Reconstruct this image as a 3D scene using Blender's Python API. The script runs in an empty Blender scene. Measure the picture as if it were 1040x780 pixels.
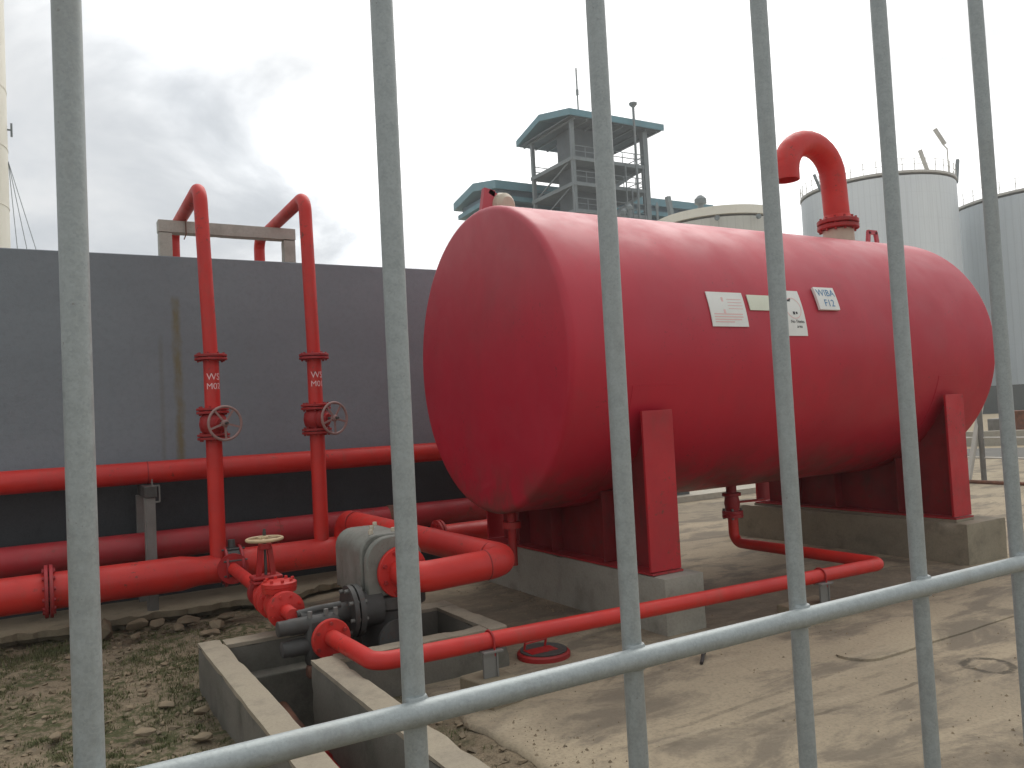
import bpy, bmesh, math, random
from mathutils import Vector, Matrix, noise as mnoise
random.seed(7)
S = bpy.context.scene
COL = S.collection
R = math.radians
V = Vector

# ------------------------------------------------------------------ camera
YAW, PITCH, ROLL, FPX = 0.5302144, 0.0398265, 0.0521878, 826.46
CAMZ = 1.6
cy, sy, cp, sp = math.cos(YAW), math.sin(YAW), math.cos(PITCH), math.sin(PITCH)
fw = V((sy*cp, cy*cp, sp)); r0 = V((cy, -sy, 0)); u0 = r0.cross(fw)
rt = math.cos(ROLL)*r0 - math.sin(ROLL)*u0
up = math.sin(ROLL)*r0 + math.cos(ROLL)*u0
cd = bpy.data.cameras.new('camera'); cam = bpy.data.objects.new('camera', cd); COL.objects.link(cam)
m3 = Matrix((rt, up, -fw)).transposed()
cam.matrix_world = Matrix.Translation((0, 0, CAMZ)) @ m3.to_4x4()
cd.sensor_fit = 'HORIZONTAL'; cd.sensor_width = 36; cd.lens = 36*FPX/1040
cd.clip_start = 0.05; cd.clip_end = 2000
S.camera = cam

# ------------------------------------------------------------------ sky, sun, exposure
SUN_AZ, SUN_EL = R(46), R(54)          # azimuth clockwise from +Y
sund = V((math.sin(SUN_AZ)*math.cos(SUN_EL), math.cos(SUN_AZ)*math.cos(SUN_EL), math.sin(SUN_EL)))
W = bpy.data.worlds.new('World'); S.world = W; W.use_nodes = True
wt = W.node_tree; wn = wt.nodes; wl = wt.links
for n in list(wn): wn.remove(n)
out = wn.new('ShaderNodeOutputWorld'); bg = wn.new('ShaderNodeBackground'); bg.inputs['Strength'].default_value = 0.1
sky = wn.new('ShaderNodeTexSky'); sky.sky_type = 'NISHITA'; sky.sun_disc = False
sky.sun_elevation = SUN_EL; sky.sun_rotation = SUN_AZ
tc = wn.new('ShaderNodeTexCoord')
sep = wn.new('ShaderNodeSeparateXYZ'); wl.new(tc.outputs['Generated'], sep.inputs[0])
def wmath(op, a, b=None, c=None):
    n = wn.new('ShaderNodeMath'); n.operation = op
    for i, x in enumerate((a, b, c)):
        if x is None: continue
        if isinstance(x, (int, float)): n.inputs[i].default_value = x
        else: wl.new(x, n.inputs[i])
    return n.outputs[0]
def wramp(fac, a, b, lo, hi):
    n = wn.new('ShaderNodeMapRange'); n.interpolation_type = 'SMOOTHSTEP'
    n.inputs[1].default_value = a; n.inputs[2].default_value = b; n.inputs[3].default_value = lo; n.inputs[4].default_value = hi
    wl.new(fac, n.inputs[0]); return n.outputs[0]
zz = wmath('ADD', wmath('MAXIMUM', sep.outputs['Z'], 0.0), 0.5)
cmb = wn.new('ShaderNodeCombineXYZ')
wl.new(wmath('DIVIDE', sep.outputs['X'], zz), cmb.inputs[0]); wl.new(wmath('DIVIDE', sep.outputs['Y'], zz), cmb.inputs[1])
nz = wn.new('ShaderNodeTexNoise'); nz.inputs['Scale'].default_value = 3.0; nz.inputs['Detail'].default_value = 7
nz.inputs['Roughness'].default_value = 0.56; nz.inputs['Distortion'].default_value = 0.35
wl.new(cmb.outputs[0], nz.inputs['Vector'])
dot = wn.new('ShaderNodeVectorMath'); dot.operation = 'DOT_PRODUCT'; dot.inputs[1].default_value = (math.sin(R(46))*math.cos(R(38)), math.cos(R(46))*math.cos(R(38)), math.sin(R(38)))   # thinnest cloud, below the sun
wl.new(tc.outputs['Generated'], dot.inputs[0])
glow = wramp(wmath('ADD', dot.outputs['Value'], wmath('MULTIPLY', wmath('SUBTRACT', nz.outputs['Fac'], 0.5), 0.32)), 0.74, 0.91, 0.0, 1.0)
cov = wramp(nz.outputs['Fac'], 0.30, 0.66, 0.0, 1.0)
base = wmath('ADD', 6.1, wmath('MULTIPLY', cov, 2.4))
bright = wmath('ADD', base, wmath('MULTIPLY', glow, wmath('ADD', 4.3, wmath('MULTIPLY', cov, 4.2))))
tint = wn.new('ShaderNodeMix'); tint.data_type = 'RGBA'
wl.new(wmath('MAXIMUM', glow, wmath('MULTIPLY', cov, 0.75)), tint.inputs[0])
tint.inputs[6].default_value = (0.94, 0.99, 1.04, 1); tint.inputs[7].default_value = (1.0, 0.995, 0.975, 1)
cl = wn.new('ShaderNodeVectorMath'); cl.operation = 'SCALE'
wl.new(tint.outputs[2], cl.inputs[0]); wl.new(bright, cl.inputs['Scale'])
mx = wn.new('ShaderNodeMix'); mx.data_type = 'RGBA'; mx.inputs[0].default_value = 0.94   # overcast: cloud nearly everywhere
wl.new(sky.outputs[0], mx.inputs[6]); wl.new(cl.outputs[0], mx.inputs[7])
wl.new(mx.outputs[2], bg.inputs['Color']); wl.new(bg.outputs[0], out.inputs['Surface'])

sl = bpy.data.lights.new('sun', 'SUN'); sl.energy = 1.4; sl.angle = R(45); sl.color = (1, 0.97, 0.92)
so = bpy.data.objects.new('sun', sl); COL.objects.link(so)
so.rotation_euler = (-sund).to_track_quat('-Z', 'Y').to_euler(); so.location = (0, 0, 30)

S.view_settings.view_transform = 'Standard'; S.view_settings.look = 'None'
S.view_settings.exposure = 0.12; S.view_settings.gamma = 1.0; S.view_settings.use_curve_mapping = False
S.render.engine = 'CYCLES'
S.cycles.max_bounces = 6

# ------------------------------------------------------------------ materials
class MT:
    def __init__(s, name):
        s.m = bpy.data.materials.new(name); s.m.use_nodes = True
        s.t = s.m.node_tree; s.n = s.t.nodes; s.l = s.t.links
        s.b = s.n['Principled BSDF']; s.tc = s.n.new('ShaderNodeTexCoord').outputs['Object']
    def noise(s, scale, detail=4, rough=0.55, stretch=None, dist=0, off=None):
        v = s.tc
        if stretch or off:
            mp = s.n.new('ShaderNodeMapping')
            if stretch: mp.inputs['Scale'].default_value = stretch
            if off: mp.inputs['Location'].default_value = off
            s.l.new(v, mp.inputs[0]); v = mp.outputs[0]
        n = s.n.new('ShaderNodeTexNoise'); n.inputs['Scale'].default_value = scale; n.inputs['Detail'].default_value = detail
        n.inputs['Roughness'].default_value = rough; n.inputs['Distortion'].default_value = dist
        s.l.new(v, n.inputs['Vector']); return n.outputs['Fac']
    def vor(s, scale, feature='F1', out='Distance', rnd=1):
        n = s.n.new('ShaderNodeTexVoronoi'); n.feature = feature; n.inputs['Scale'].default_value = scale
        n.inputs['Randomness'].default_value = rnd
        s.l.new(s.tc, n.inputs['Vector']); return n.outputs[out]
    def rng(s, f, a, b, lo=0.0, hi=1.0, smooth=True):
        n = s.n.new('ShaderNodeMapRange'); n.interpolation_type = 'SMOOTHSTEP' if smooth else 'LINEAR'
        for i, x in zip((1, 2, 3, 4), (a, b, lo, hi)): n.inputs[i].default_value = x
        s.l.new(f, n.inputs[0]); return n.outputs[0]
    def math(s, op, a, b=None):
        n = s.n.new('ShaderNodeMath'); n.operation = op
        for i, x in enumerate((a, b)):
            if x is None: continue
            if isinstance(x, (int, float)): n.inputs[i].default_value = x
            else: s.l.new(x, n.inputs[i])
        return n.outputs[0]
    def mix(s, f, a, b):
        n = s.n.new('ShaderNodeMix'); n.data_type = 'RGBA'
        for i, x in ((0, f), (6, a), (7, b)):
            if isinstance(x, (int, float)): n.inputs[i].default_value = x
            elif isinstance(x, tuple): n.inputs[i].default_value = (*x, 1)
            else: s.l.new(x, n.inputs[i])
        return n.outputs[2]
    def xyz(s):
        n = s.n.new('ShaderNodeSeparateXYZ'); s.l.new(s.tc, n.inputs[0]); return n.outputs
    def fin(s, col, rough=0.5, metal=0.0, bump=None, bd=0.01, bs=0.4, spec=0.5):
        if isinstance(col, tuple): s.b.inputs['Base Color'].default_value = (*col, 1)
        else: s.l.new(col, s.b.inputs['Base Color'])
        if isinstance(rough, (int, float)): s.b.inputs['Roughness'].default_value = rough
        else: s.l.new(rough, s.b.inputs['Roughness'])
        s.b.inputs['Metallic'].default_value = metal; s.b.inputs['Specular IOR Level'].default_value = spec
        if bump is not None:
            n = s.n.new('ShaderNodeBump'); n.inputs['Distance'].default_value = bd; n.inputs['Strength'].default_value = bs
            s.l.new(bump, n.inputs['Height']); s.l.new(n.outputs[0], s.b.inputs['Normal'])
        return s.m

def paint(name, c, c2=None, rough=0.45, rust=0.0, dirt=(0.16, 0.10, 0.07), dirtamt=0.25, sc=1.0, spec=0.5):
    k = MT(name); c2 = c2 or tuple(x*0.75 for x in c)
    a = k.noise(2.3*sc, 5, 0.6); col = k.mix(k.rng(a, 0.3, 0.7), c, c2)
    d = k.noise(7*sc, 6, 0.7, stretch=(1, 1, 0.35)); col = k.mix(k.rng(d, 0.5, 0.8, 0, dirtamt), col, dirt)
    if rust > 0:
        rr = k.noise(22*sc, 5, 0.7); big = k.noise(3.1*sc, 3, 0.5, off=(5, 2, 1))
        f = k.math('MULTIPLY', k.rng(rr, 0.56, 0.66), k.rng(big, 0.5, 0.65)); col = k.mix(k.math('MULTIPLY', f, rust), col, (0.10, 0.04, 0.025))
    rg = k.rng(k.noise(5*sc, 4, 0.6), 0.3, 0.7, rough-0.07, rough+0.12)
    return k.fin(col, rg, 0, k.noise(60*sc, 3, 0.6), 0.002, 0.25, spec)

RED_TANK = None
def red_tank():
    k = MT('red tank paint')
    a = k.noise(0.9, 5, 0.6, stretch=(1, 1, 0.5)); col = k.mix(k.rng(a, 0.32, 0.68), (0.52, 0.013, 0.036), (0.43, 0.016, 0.036))
    d = k.noise(4, 6, 0.72, stretch=(2.2, 2.2, 0.16)); col = k.mix(k.rng(d, 0.52, 0.85, 0, 0.32), col, (0.24, 0.03, 0.035))
    b = k.noise(1.6, 7, 0.68, off=(8, 3, 5)); col = k.mix(k.rng(b, 0.52, 0.72, 0, 0.28), col, (0.28, 0.045, 0.05))
    rr = k.noise(35, 4, 0.7); big = k.noise(1.7, 3, 0.5, off=(3, 7, 1))
    col = k.mix(k.math('MULTIPLY', k.rng(rr, 0.6, 0.68, 0, 0.6), k.rng(big, 0.5, 0.62)), col, (0.09, 0.02, 0.02))
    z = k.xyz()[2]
    # sky sheen painted as paler red towards the crown; splashed mud and grime along the belly
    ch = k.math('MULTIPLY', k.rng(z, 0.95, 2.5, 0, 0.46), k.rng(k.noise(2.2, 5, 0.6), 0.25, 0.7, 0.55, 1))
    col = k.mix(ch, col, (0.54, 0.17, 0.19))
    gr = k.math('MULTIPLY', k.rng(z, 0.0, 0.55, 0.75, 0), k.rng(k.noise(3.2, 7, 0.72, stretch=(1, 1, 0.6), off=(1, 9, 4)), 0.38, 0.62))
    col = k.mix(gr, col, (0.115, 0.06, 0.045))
    return k.fin(col, k.rng(k.noise(3, 4), 0.3, 0.7, 0.40, 0.55), 0, k.noise(2.1, 3, 0.5), 0.004, 0.2, 0.42)
RED_TANK = red_tank()
RED = paint('red pipe paint', (0.62, 0.028, 0.018), (0.50, 0.022, 0.018), 0.48, 0.8, dirt=(0.20, 0.09, 0.06), dirtamt=0.4)
RED_OLD = paint('weathered red pipe paint', (0.40, 0.022, 0.028), (0.30, 0.02, 0.025), 0.5, 0.8, dirtamt=0.45)
RED_FL = paint('red flange paint', (0.40, 0.014, 0.014), (0.28, 0.016, 0.015), 0.5, 0.9, dirtamt=0.5)
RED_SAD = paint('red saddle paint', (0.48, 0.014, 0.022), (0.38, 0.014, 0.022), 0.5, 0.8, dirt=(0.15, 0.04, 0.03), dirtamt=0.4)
RED_SHADE = paint('shaded saddle web red', (0.24, 0.014, 0.016), (0.17, 0.016, 0.018), 0.6, 0.8, dirt=(0.05, 0.03, 0.025), dirtamt=0.7)  # darker copy of the saddle red: recess shade put into the colour
RUSTY = paint('rusty pipe', (0.22, 0.09, 0.05), (0.12, 0.06, 0.04), 0.8, 1.0, sc=3)
BEIGE = paint('beige paint', (0.62, 0.55, 0.42), (0.5, 0.44, 0.34), 0.55, 0.5)
BRASS = paint('faded wheel paint', (0.62, 0.47, 0.27), (0.45, 0.33, 0.2), 0.5, 0.3, sc=3)
WHEEL = paint('pink grey wheel paint', (0.33, 0.20, 0.18), (0.27, 0.17, 0.155), 0.5, 0.6, sc=3)
DKIRON = paint('dark cast iron', (0.075, 0.075, 0.07), (0.05, 0.045, 0.04), 0.6, 0.8, sc=2)
GREYBOX = paint('grey housing paint', (0.23, 0.235, 0.205), (0.17, 0.17, 0.145), 0.5, 0.5, dirt=(0.07, 0.06, 0.05), dirtamt=0.7, sc=2)
STEELGREY = paint('grey steel', (0.20, 0.195, 0.18), (0.15, 0.145, 0.13), 0.6, 0.4, sc=2)
SOFFIT = paint('dark grey soffit sheet', (0.105, 0.125, 0.13), (0.085, 0.10, 0.105), 0.6, 0, sc=0.2)
BLACK = paint('black paint', (0.02, 0.02, 0.022), (0.03, 0.03, 0.03), 0.6)
TEAL = paint('teal roof sheet', (0.125, 0.275, 0.325), (0.11, 0.245, 0.29), 0.5, 0, sc=0.15)
TEALDK = paint('blue grey cladding', (0.11, 0.18, 0.225), (0.09, 0.155, 0.20), 0.6, 0, sc=0.15)
FARSTEEL = paint('tower steel', (0.21, 0.24, 0.245), (0.17, 0.195, 0.20), 0.6, 0, sc=0.2)
FARWHITE = paint('pale far paint', (0.6, 0.58, 0.52), (0.5, 0.48, 0.44), 0.6, 0, sc=0.2)
CREAM = paint('cream paint', (0.86, 0.83, 0.72), (0.80, 0.77, 0.66), 0.55, 0, sc=0.2)
GLASS = MT('dark glass').fin((0.05, 0.07, 0.08), 0.1)
WHITEPL = paint('white sign plate', (0.80, 0.80, 0.76), (0.76, 0.76, 0.72), 0.5, 0, dirtamt=0.1)
CREAMPL = paint('cream sign plate', (0.72, 0.74, 0.60), (0.68, 0.70, 0.57), 0.5, 0, dirtamt=0.1)
PINK = MT('pale red print').fin((0.78, 0.50, 0.48), 0.6)
BLUEPR = MT('blue print').fin((0.09, 0.24, 0.42), 0.6)
BLACKPR = MT('black print').fin((0.03, 0.03, 0.03), 0.6)
WHITEPR = MT('white stencil paint').fin((0.78, 0.55, 0.55), 0.6)

def galv():
    k = MT('galvanised steel')
    v = k.vor(320, 'F1', 'Color'); bw = k.n.new('ShaderNodeRGBToBW'); k.l.new(v, bw.inputs[0])
    a = k.math('ADD', k.math('MULTIPLY', bw.outputs[0], 0.22), k.math('MULTIPLY', k.noise(55, 6, 0.75), 0.78))
    col = k.mix(k.rng(a, 0.25, 0.75), (0.30, 0.328, 0.325), (0.41, 0.445, 0.442))
    col = k.mix(k.rng(k.noise(6, 5, 0.7, stretch=(1, 1, 0.3)), 0.52, 0.75, 0, 0.5), col, (0.27, 0.27, 0.25))
    col = k.mix(k.math('MULTIPLY', k.rng(k.noise(170, 3, 0.6), 0.66, 0.72, 0, 0.5), k.rng(k.noise(5, 4, 0.6, off=(3, 3, 3)), 0.5, 0.62)), col, (0.16, 0.12, 0.09))
    return k.fin(col, k.rng(a, 0.2, 0.8, 0.42, 0.6), 0.35, k.noise(90, 4, 0.6), 0.0015, 0.5, 0.5)
GALV = galv()

def concrete(name, c, c2, c3, sc=1.0, crack=0.0, bump=0.35, green=0.0):
    k = MT(name)
    col = k.mix(k.rng(k.noise(0.7*sc, 6, 0.62), 0.3, 0.7), c, c2)
    col = k.mix(k.rng(k.noise(2.4*sc, 7, 0.7, off=(4, 1, 8)), 0.48, 0.74, 0, 0.75), col, c3)
    col = k.mix(k.rng(k.noise(45*sc, 3, 0.6), 0.4, 0.75, 0, 0.35), col, tuple(x*0.6 for x in c))
    if green: col = k.mix(k.rng(k.noise(1.9*sc, 5, 0.6, off=(9, 9, 2)), 0.5, 0.7, 0, green), col, (0.09, 0.095, 0.07))
    h = k.math('ADD', k.math('MULTIPLY', k.noise(9*sc, 6, 0.65), 1.0), k.math('MULTIPLY', k.noise(80*sc, 4, 0.7), 0.35))
    if crack:
        e = k.vor(0.55*sc, 'DISTANCE_TO_EDGE', 'Distance'); 
        cr = k.rng(e, 0.0, 0.012, 1, 0, False); col = k.mix(k.math('MULTIPLY', cr, crack), col, tuple(x*0.35 for x in c))
    return k.fin(col, 0.85, 0, h, 0.012, bump, 0.3)
CONC_PIT = concrete('mossy pit concrete', (0.20, 0.186, 0.155), (0.155, 0.145, 0.122), (0.095, 0.088, 0.072), 1.6, green=0.5)
SCREED = concrete('tan screed', (0.36, 0.31, 0.23), (0.30, 0.26, 0.20), (0.19, 0.165, 0.13), 1.8)
CONC_PL = concrete('plinth concrete', (0.37, 0.355, 0.30), (0.30, 0.285, 0.24), (0.20, 0.185, 0.155), 1.3, green=0.35)
CONC_PL2 = concrete('stained plinth concrete', (0.32, 0.28, 0.205), (0.25, 0.22, 0.165), (0.15, 0.13, 0.10), 1.3, green=0.35)
CONC_GREY = concrete('frame concrete', (0.50, 0.49, 0.44), (0.43, 0.42, 0.38), (0.32, 0.31, 0.27), 1.5)
CONC_SLAB = concrete('slab concrete', (0.30, 0.25, 0.17), (0.24, 0.20, 0.14), (0.14, 0.115, 0.08), 1.6)
CONC_FAR = concrete('pale far concrete', (0.44, 0.40, 0.33), (0.38, 0.35, 0.29), (0.30, 0.28, 0.24), 0.3)
RUBBLE = concrete('rubble stone', (0.29, 0.225, 0.145), (0.19, 0.15, 0.10), (0.12, 0.10, 0.08), 5)
BUND = concrete('dark bund concrete', (0.14, 0.15, 0.145), (0.11, 0.12, 0.115), (0.09, 0.09, 0.09), 0.3)
ASPH = concrete('dusty asphalt', (0.15, 0.142, 0.125), (0.12, 0.115, 0.105), (0.17, 0.155, 0.13), 0.5)

def apron_mat():
    k = MT('apron concrete')
    col = k.mix(k.rng(k.noise(0.55, 7, 0.62), 0.3, 0.7), (0.395, 0.325, 0.225), (0.30, 0.248, 0.175))
    col = k.mix(k.rng(k.noise(1.5, 7, 0.68, stretch=(0.8, 1.7, 1), dist=0.5, off=(4, 1, 8)), 0.46, 0.62, 0, 0.75), col, (0.145, 0.122, 0.094))
    col = k.mix(k.rng(k.noise(1.1, 6, 0.65, stretch=(0.7, 2.6, 1), dist=0.8, off=(1, 6, 2)), 0.54, 0.70, 0, 0.45), col, (0.44, 0.37, 0.265))
    col = k.mix(k.rng(k.noise(55, 3, 0.6), 0.42, 0.75, 0, 0.4), col, (0.15, 0.125, 0.09))
    col = k.mix(k.rng(k.noise(7, 6, 0.75, off=(2, 2, 2)), 0.58, 0.72, 0, 0.5), col, (0.16, 0.13, 0.095))
    o = k.xyz()
    # damp dirt round the plinths; the vessel's soft shadow is painted in with it
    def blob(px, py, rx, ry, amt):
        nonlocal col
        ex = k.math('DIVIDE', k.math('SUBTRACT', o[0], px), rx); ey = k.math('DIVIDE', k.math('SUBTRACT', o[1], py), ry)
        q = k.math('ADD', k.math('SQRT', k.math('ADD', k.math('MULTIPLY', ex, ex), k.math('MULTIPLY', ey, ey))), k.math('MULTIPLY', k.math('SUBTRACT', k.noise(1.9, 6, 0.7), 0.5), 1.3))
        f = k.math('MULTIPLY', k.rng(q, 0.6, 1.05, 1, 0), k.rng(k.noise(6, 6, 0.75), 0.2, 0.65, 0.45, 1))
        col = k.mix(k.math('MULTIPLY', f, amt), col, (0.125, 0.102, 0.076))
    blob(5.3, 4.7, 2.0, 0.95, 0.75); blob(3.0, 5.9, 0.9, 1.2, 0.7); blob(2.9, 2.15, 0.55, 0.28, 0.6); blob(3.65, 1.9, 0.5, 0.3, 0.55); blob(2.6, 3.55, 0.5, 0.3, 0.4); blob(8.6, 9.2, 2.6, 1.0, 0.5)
    wob = k.math('MULTIPLY', k.math('SUBTRACT', k.noise(9, 4), 0.5), 0.09)
    # an irregular tar ring stain
    dx = k.math('SUBTRACT', o[0], 4.70); dy = k.math('SUBTRACT', o[1], 2.76)
    d = k.math('SQRT', k.math('ADD', k.math('MULTIPLY', dx, dx), k.math('MULTIPLY', dy, dy)))
    d = k.math('ABSOLUTE', k.math('SUBTRACT', k.math('ADD', d, wob), 0.125))
    ring = k.math('MULTIPLY', k.rng(d, 0.010, 0.032, 1, 0), k.rng(k.noise(14, 3, 0.6), 0.36, 0.52))
    col = k.mix(k.math('MULTIPLY', ring, 0.85), col, (0.07, 0.06, 0.045))
    # straight trowel / drag lines
    def line(px, py, ang, w, x0, x1, amt):
        nonlocal col
        ca, sa = math.cos(ang), math.sin(ang)
        a1 = k.math('ADD', k.math('MULTIPLY', k.math('SUBTRACT', o[0], px), ca), k.math('MULTIPLY', k.math('SUBTRACT', o[1], py), sa))
        b1 = k.math('ADD', k.math('MULTIPLY', k.math('SUBTRACT', o[0], px), -sa), k.math('MULTIPLY', k.math('SUBTRACT', o[1], py), ca))
        b1 = k.math('ABSOLUTE', k.math('ADD', b1, k.math('MULTIPLY', wob, 0.4)))
        f = k.math('MULTIPLY', k.rng(b1, w*0.4, w, 1, 0), k.math('MULTIPLY', k.rng(a1, x0, x0+0.2), k.rng(a1, x1-0.2, x1, 1, 0)))
        f = k.math('MULTIPLY', f, k.rng(k.noise(5, 4, 0.7), 0.36, 0.6))
        col = k.mix(k.math('MULTIPLY', f, amt), col, (0.10, 0.082, 0.06))
    line(2.75, 3.02, 0.02, 0.030, -0.35, 1.5, 0.5)
    line(2.85, 3.16, 0.05, 0.022, -0.3, 1.3, 0.45)
    line(3.2, 2.86, -0.03, 0.02, -0.4, 1.6, 0.6)
    line(2.6, 3.75, 0.6, 0.02, -0.2, 0.8, 0.5)
    e = k.vor(0.42, 'DISTANCE_TO_EDGE', 'Distance')
    cr = k.math('MULTIPLY', k.rng(e, 0.0, 0.006, 1, 0, False), k.rng(k.noise(0.9, 3), 0.45, 0.6)); col = k.mix(k.math('MULTIPLY', cr, 0.25), col, (0.09, 0.07, 0.05))
    h = k.math('ADD', k.noise(5, 7, 0.7), k.math('MULTIPLY', k.noise(70, 4, 0.7), 0.3))
    return k.fin(col, 0.88, 0, h, 0.02, 0.4, 0.25)
APRON = apron_mat()

def soil_mat():
    k = MT('soil')
    col = k.mix(k.rng(k.noise(1.2, 6, 0.6), 0.3, 0.7), (0.31, 0.245, 0.165), (0.215, 0.17, 0.115))
    col = k.mix(k.rng(k.noise(9, 7, 0.75), 0.5, 0.72, 0, 0.8), col, (0.36, 0.30, 0.21))
    col = k.mix(k.rng(k.noise(14, 6, 0.7, off=(7, 1, 3)), 0.5, 0.68, 0, 0.75), col, (0.085, 0.07, 0.05))
    col = k.mix(k.rng(k.noise(55, 4, 0.7), 0.45, 0.75, 0, 0.55), col, (0.07, 0.058, 0.042))
    # patches of moss
    ms = k.math('MULTIPLY', k.rng(k.noise(2.6, 4, 0.6, off=(2, 8, 1)), 0.45, 0.56), k.rng(k.noise(13, 6, 0.72, off=(5, 5, 0)), 0.42, 0.56))
    near = k.rng(k.xyz()[0], 1.6, 2.0, 1, 0)
    col = k.mix(k.math('MULTIPLY', k.math('MULTIPLY', ms, near), 0.85), col, (0.07, 0.08, 0.034))
    far = k.rng(k.xyz()[0], 8, 14); col = k.mix(far, col, (0.36, 0.30, 0.21))
    return k.fin(col, 0.95, 0, k.math('ADD', k.noise(18, 7, 0.75), k.math('MULTIPLY', k.vor(40), 0.4)), 0.03, 0.8, 0.15)
SOIL = soil_mat()

def wall_mat():
    k = MT('grey painted render')
    col = k.mix(k.rng(k.noise(0.8, 6, 0.6, stretch=(0.5, 1, 1.3)), 0.3, 0.7), (0.232, 0.262, 0.282), (0.192, 0.216, 0.234))
    col = k.mix(k.rng(k.noise(26, 4, 0.7), 0.4, 0.8, 0, 0.35), col, (0.15, 0.158, 0.17))
    col = k.mix(k.rng(k.noise(3, 6, 0.7, stretch=(2.2, 1, 0.25)), 0.55, 0.8, 0, 0.35), col, (0.22, 0.225, 0.23))
    o = k.xyz()
    # yellow-brown run-down stain
    dx = k.math('ABSOLUTE', k.math('ADD', k.math('SUBTRACT', o[0], 1.165), k.math('MULTIPLY', k.math('SUBTRACT', k.noise(2.5, 4, 0.7), 0.5), 0.10)))
    f = k.math('MULTIPLY', k.rng(dx, 0.008, 0.055, 1, 0), k.math('MULTIPLY', k.rng(o[2], 2.85, 2.93, 1, 0), k.rng(k.noise(4, 5, 0.7, stretch=(3, 1, 0.8)), 0.3, 0.6, 0.35, 1)))
    col = k.mix(k.math('MULTIPLY', f, 0.75), col, (0.17, 0.135, 0.05))
    dx2 = k.math('ABSOLUTE', k.math('SUBTRACT', o[0], 1.02)); f2 = k.math('MULTIPLY', k.rng(dx2, 0.0, 0.035, 1, 0), k.rng(o[2], 2.4, 2.6, 1, 0))
    col = k.mix(k.math('MULTIPLY', f2, 0.25), col, (0.135, 0.115, 0.06))
    return k.fin(col, 0.72, 0, k.math('ADD', k.noise(14, 6, 0.7), k.noise(60, 4, 0.7)), 0.008, 0.35, 0.35)
WALL = wall_mat()
BITUMEN = concrete('bitumen coat', (0.046, 0.049, 0.052), (0.058, 0.061, 0.064), (0.036, 0.037, 0.038), 1.5)

def clad(name, c, c2, period, dk=0.85):
    k = MT(name); o = k.xyz()
    ang = k.math('ARCTAN2', o[1], o[0])
    fr = k.math('FRACT', k.math('MULTIPLY', ang, period)); seam = k.rng(k.math('ABSOLUTE', k.math('SUBTRACT', fr, 0.5)), 0.0, 0.09, 1, 0)
    col = k.mix(k.rng(k.noise(0.25, 5, 0.6, stretch=(1, 1, 0.15)), 0.3, 0.7), c, c2)
    col = k.mix(k.rng(k.noise(1.4, 5, 0.7, stretch=(2, 2, 0.06)), 0.45, 0.8, 0, 0.45), col, tuple(x*0.72 for x in c))
    col = k.mix(k.math('MULTIPLY', seam, 0.28), col, tuple(x*0.6 for x in c))
    fz = k.math('FRACT', k.math('MULTIPLY', o[2], 1/2.4)); s2 = k.rng(k.math('ABSOLUTE', k.math('SUBTRACT', fz, 0.5)), 0.0, 0.02, 1, 0)
    col = k.mix(k.math('MULTIPLY', s2, 0.15), col, tuple(x*0.6 for x in c))
    return k.fin(col, 0.45, 0, seam, 0.05, 0.3, 0.4)
CLAD1 = clad('pale tank cladding', (0.80, 0.84, 0.85), (0.73, 0.77, 0.79), 14)
CLAD2 = clad('grey tank cladding', (0.60, 0.64, 0.66), (0.54, 0.585, 0.605), 14)
CLAD3 = clad('beige tank shell', (0.62, 0.61, 0.55), (0.55, 0.545, 0.49), 8)

def grass_mat():
    k = MT('grass')
    col = k.mix(k.rng(k.noise(7, 4, 0.6), 0.3, 0.7), (0.105, 0.118, 0.05), (0.15, 0.143, 0.072))
    col = k.mix(k.rng(k.noise(3, 4, 0.6, off=(2, 4, 1)), 0.5, 0.7, 0, 0.7), col, (0.19, 0.16, 0.09))
    return k.fin(col, 0.8, 0, None, spec=0.2)
GRASS = grass_mat()
LEAF = MT('dry leaf').fin((0.035, 0.03, 0.028), 0.8)

# ------------------------------------------------------------------ object helpers
ORG = {}
def tag(o, label=None, cat=None, group=None, kind=None):
    if label: o['label'] = label
    if cat: o['category'] = cat
    if group: o['group'] = group
    if kind: o['kind'] = kind
    return o
def thing(name, label, cat, loc, group=None):
    o = bpy.data.objects.new(name, None); o.empty_display_size = 0.2; COL.objects.link(o)
    o.location = loc; ORG[o.name] = V(loc); return tag(o, label, cat, group)

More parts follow.
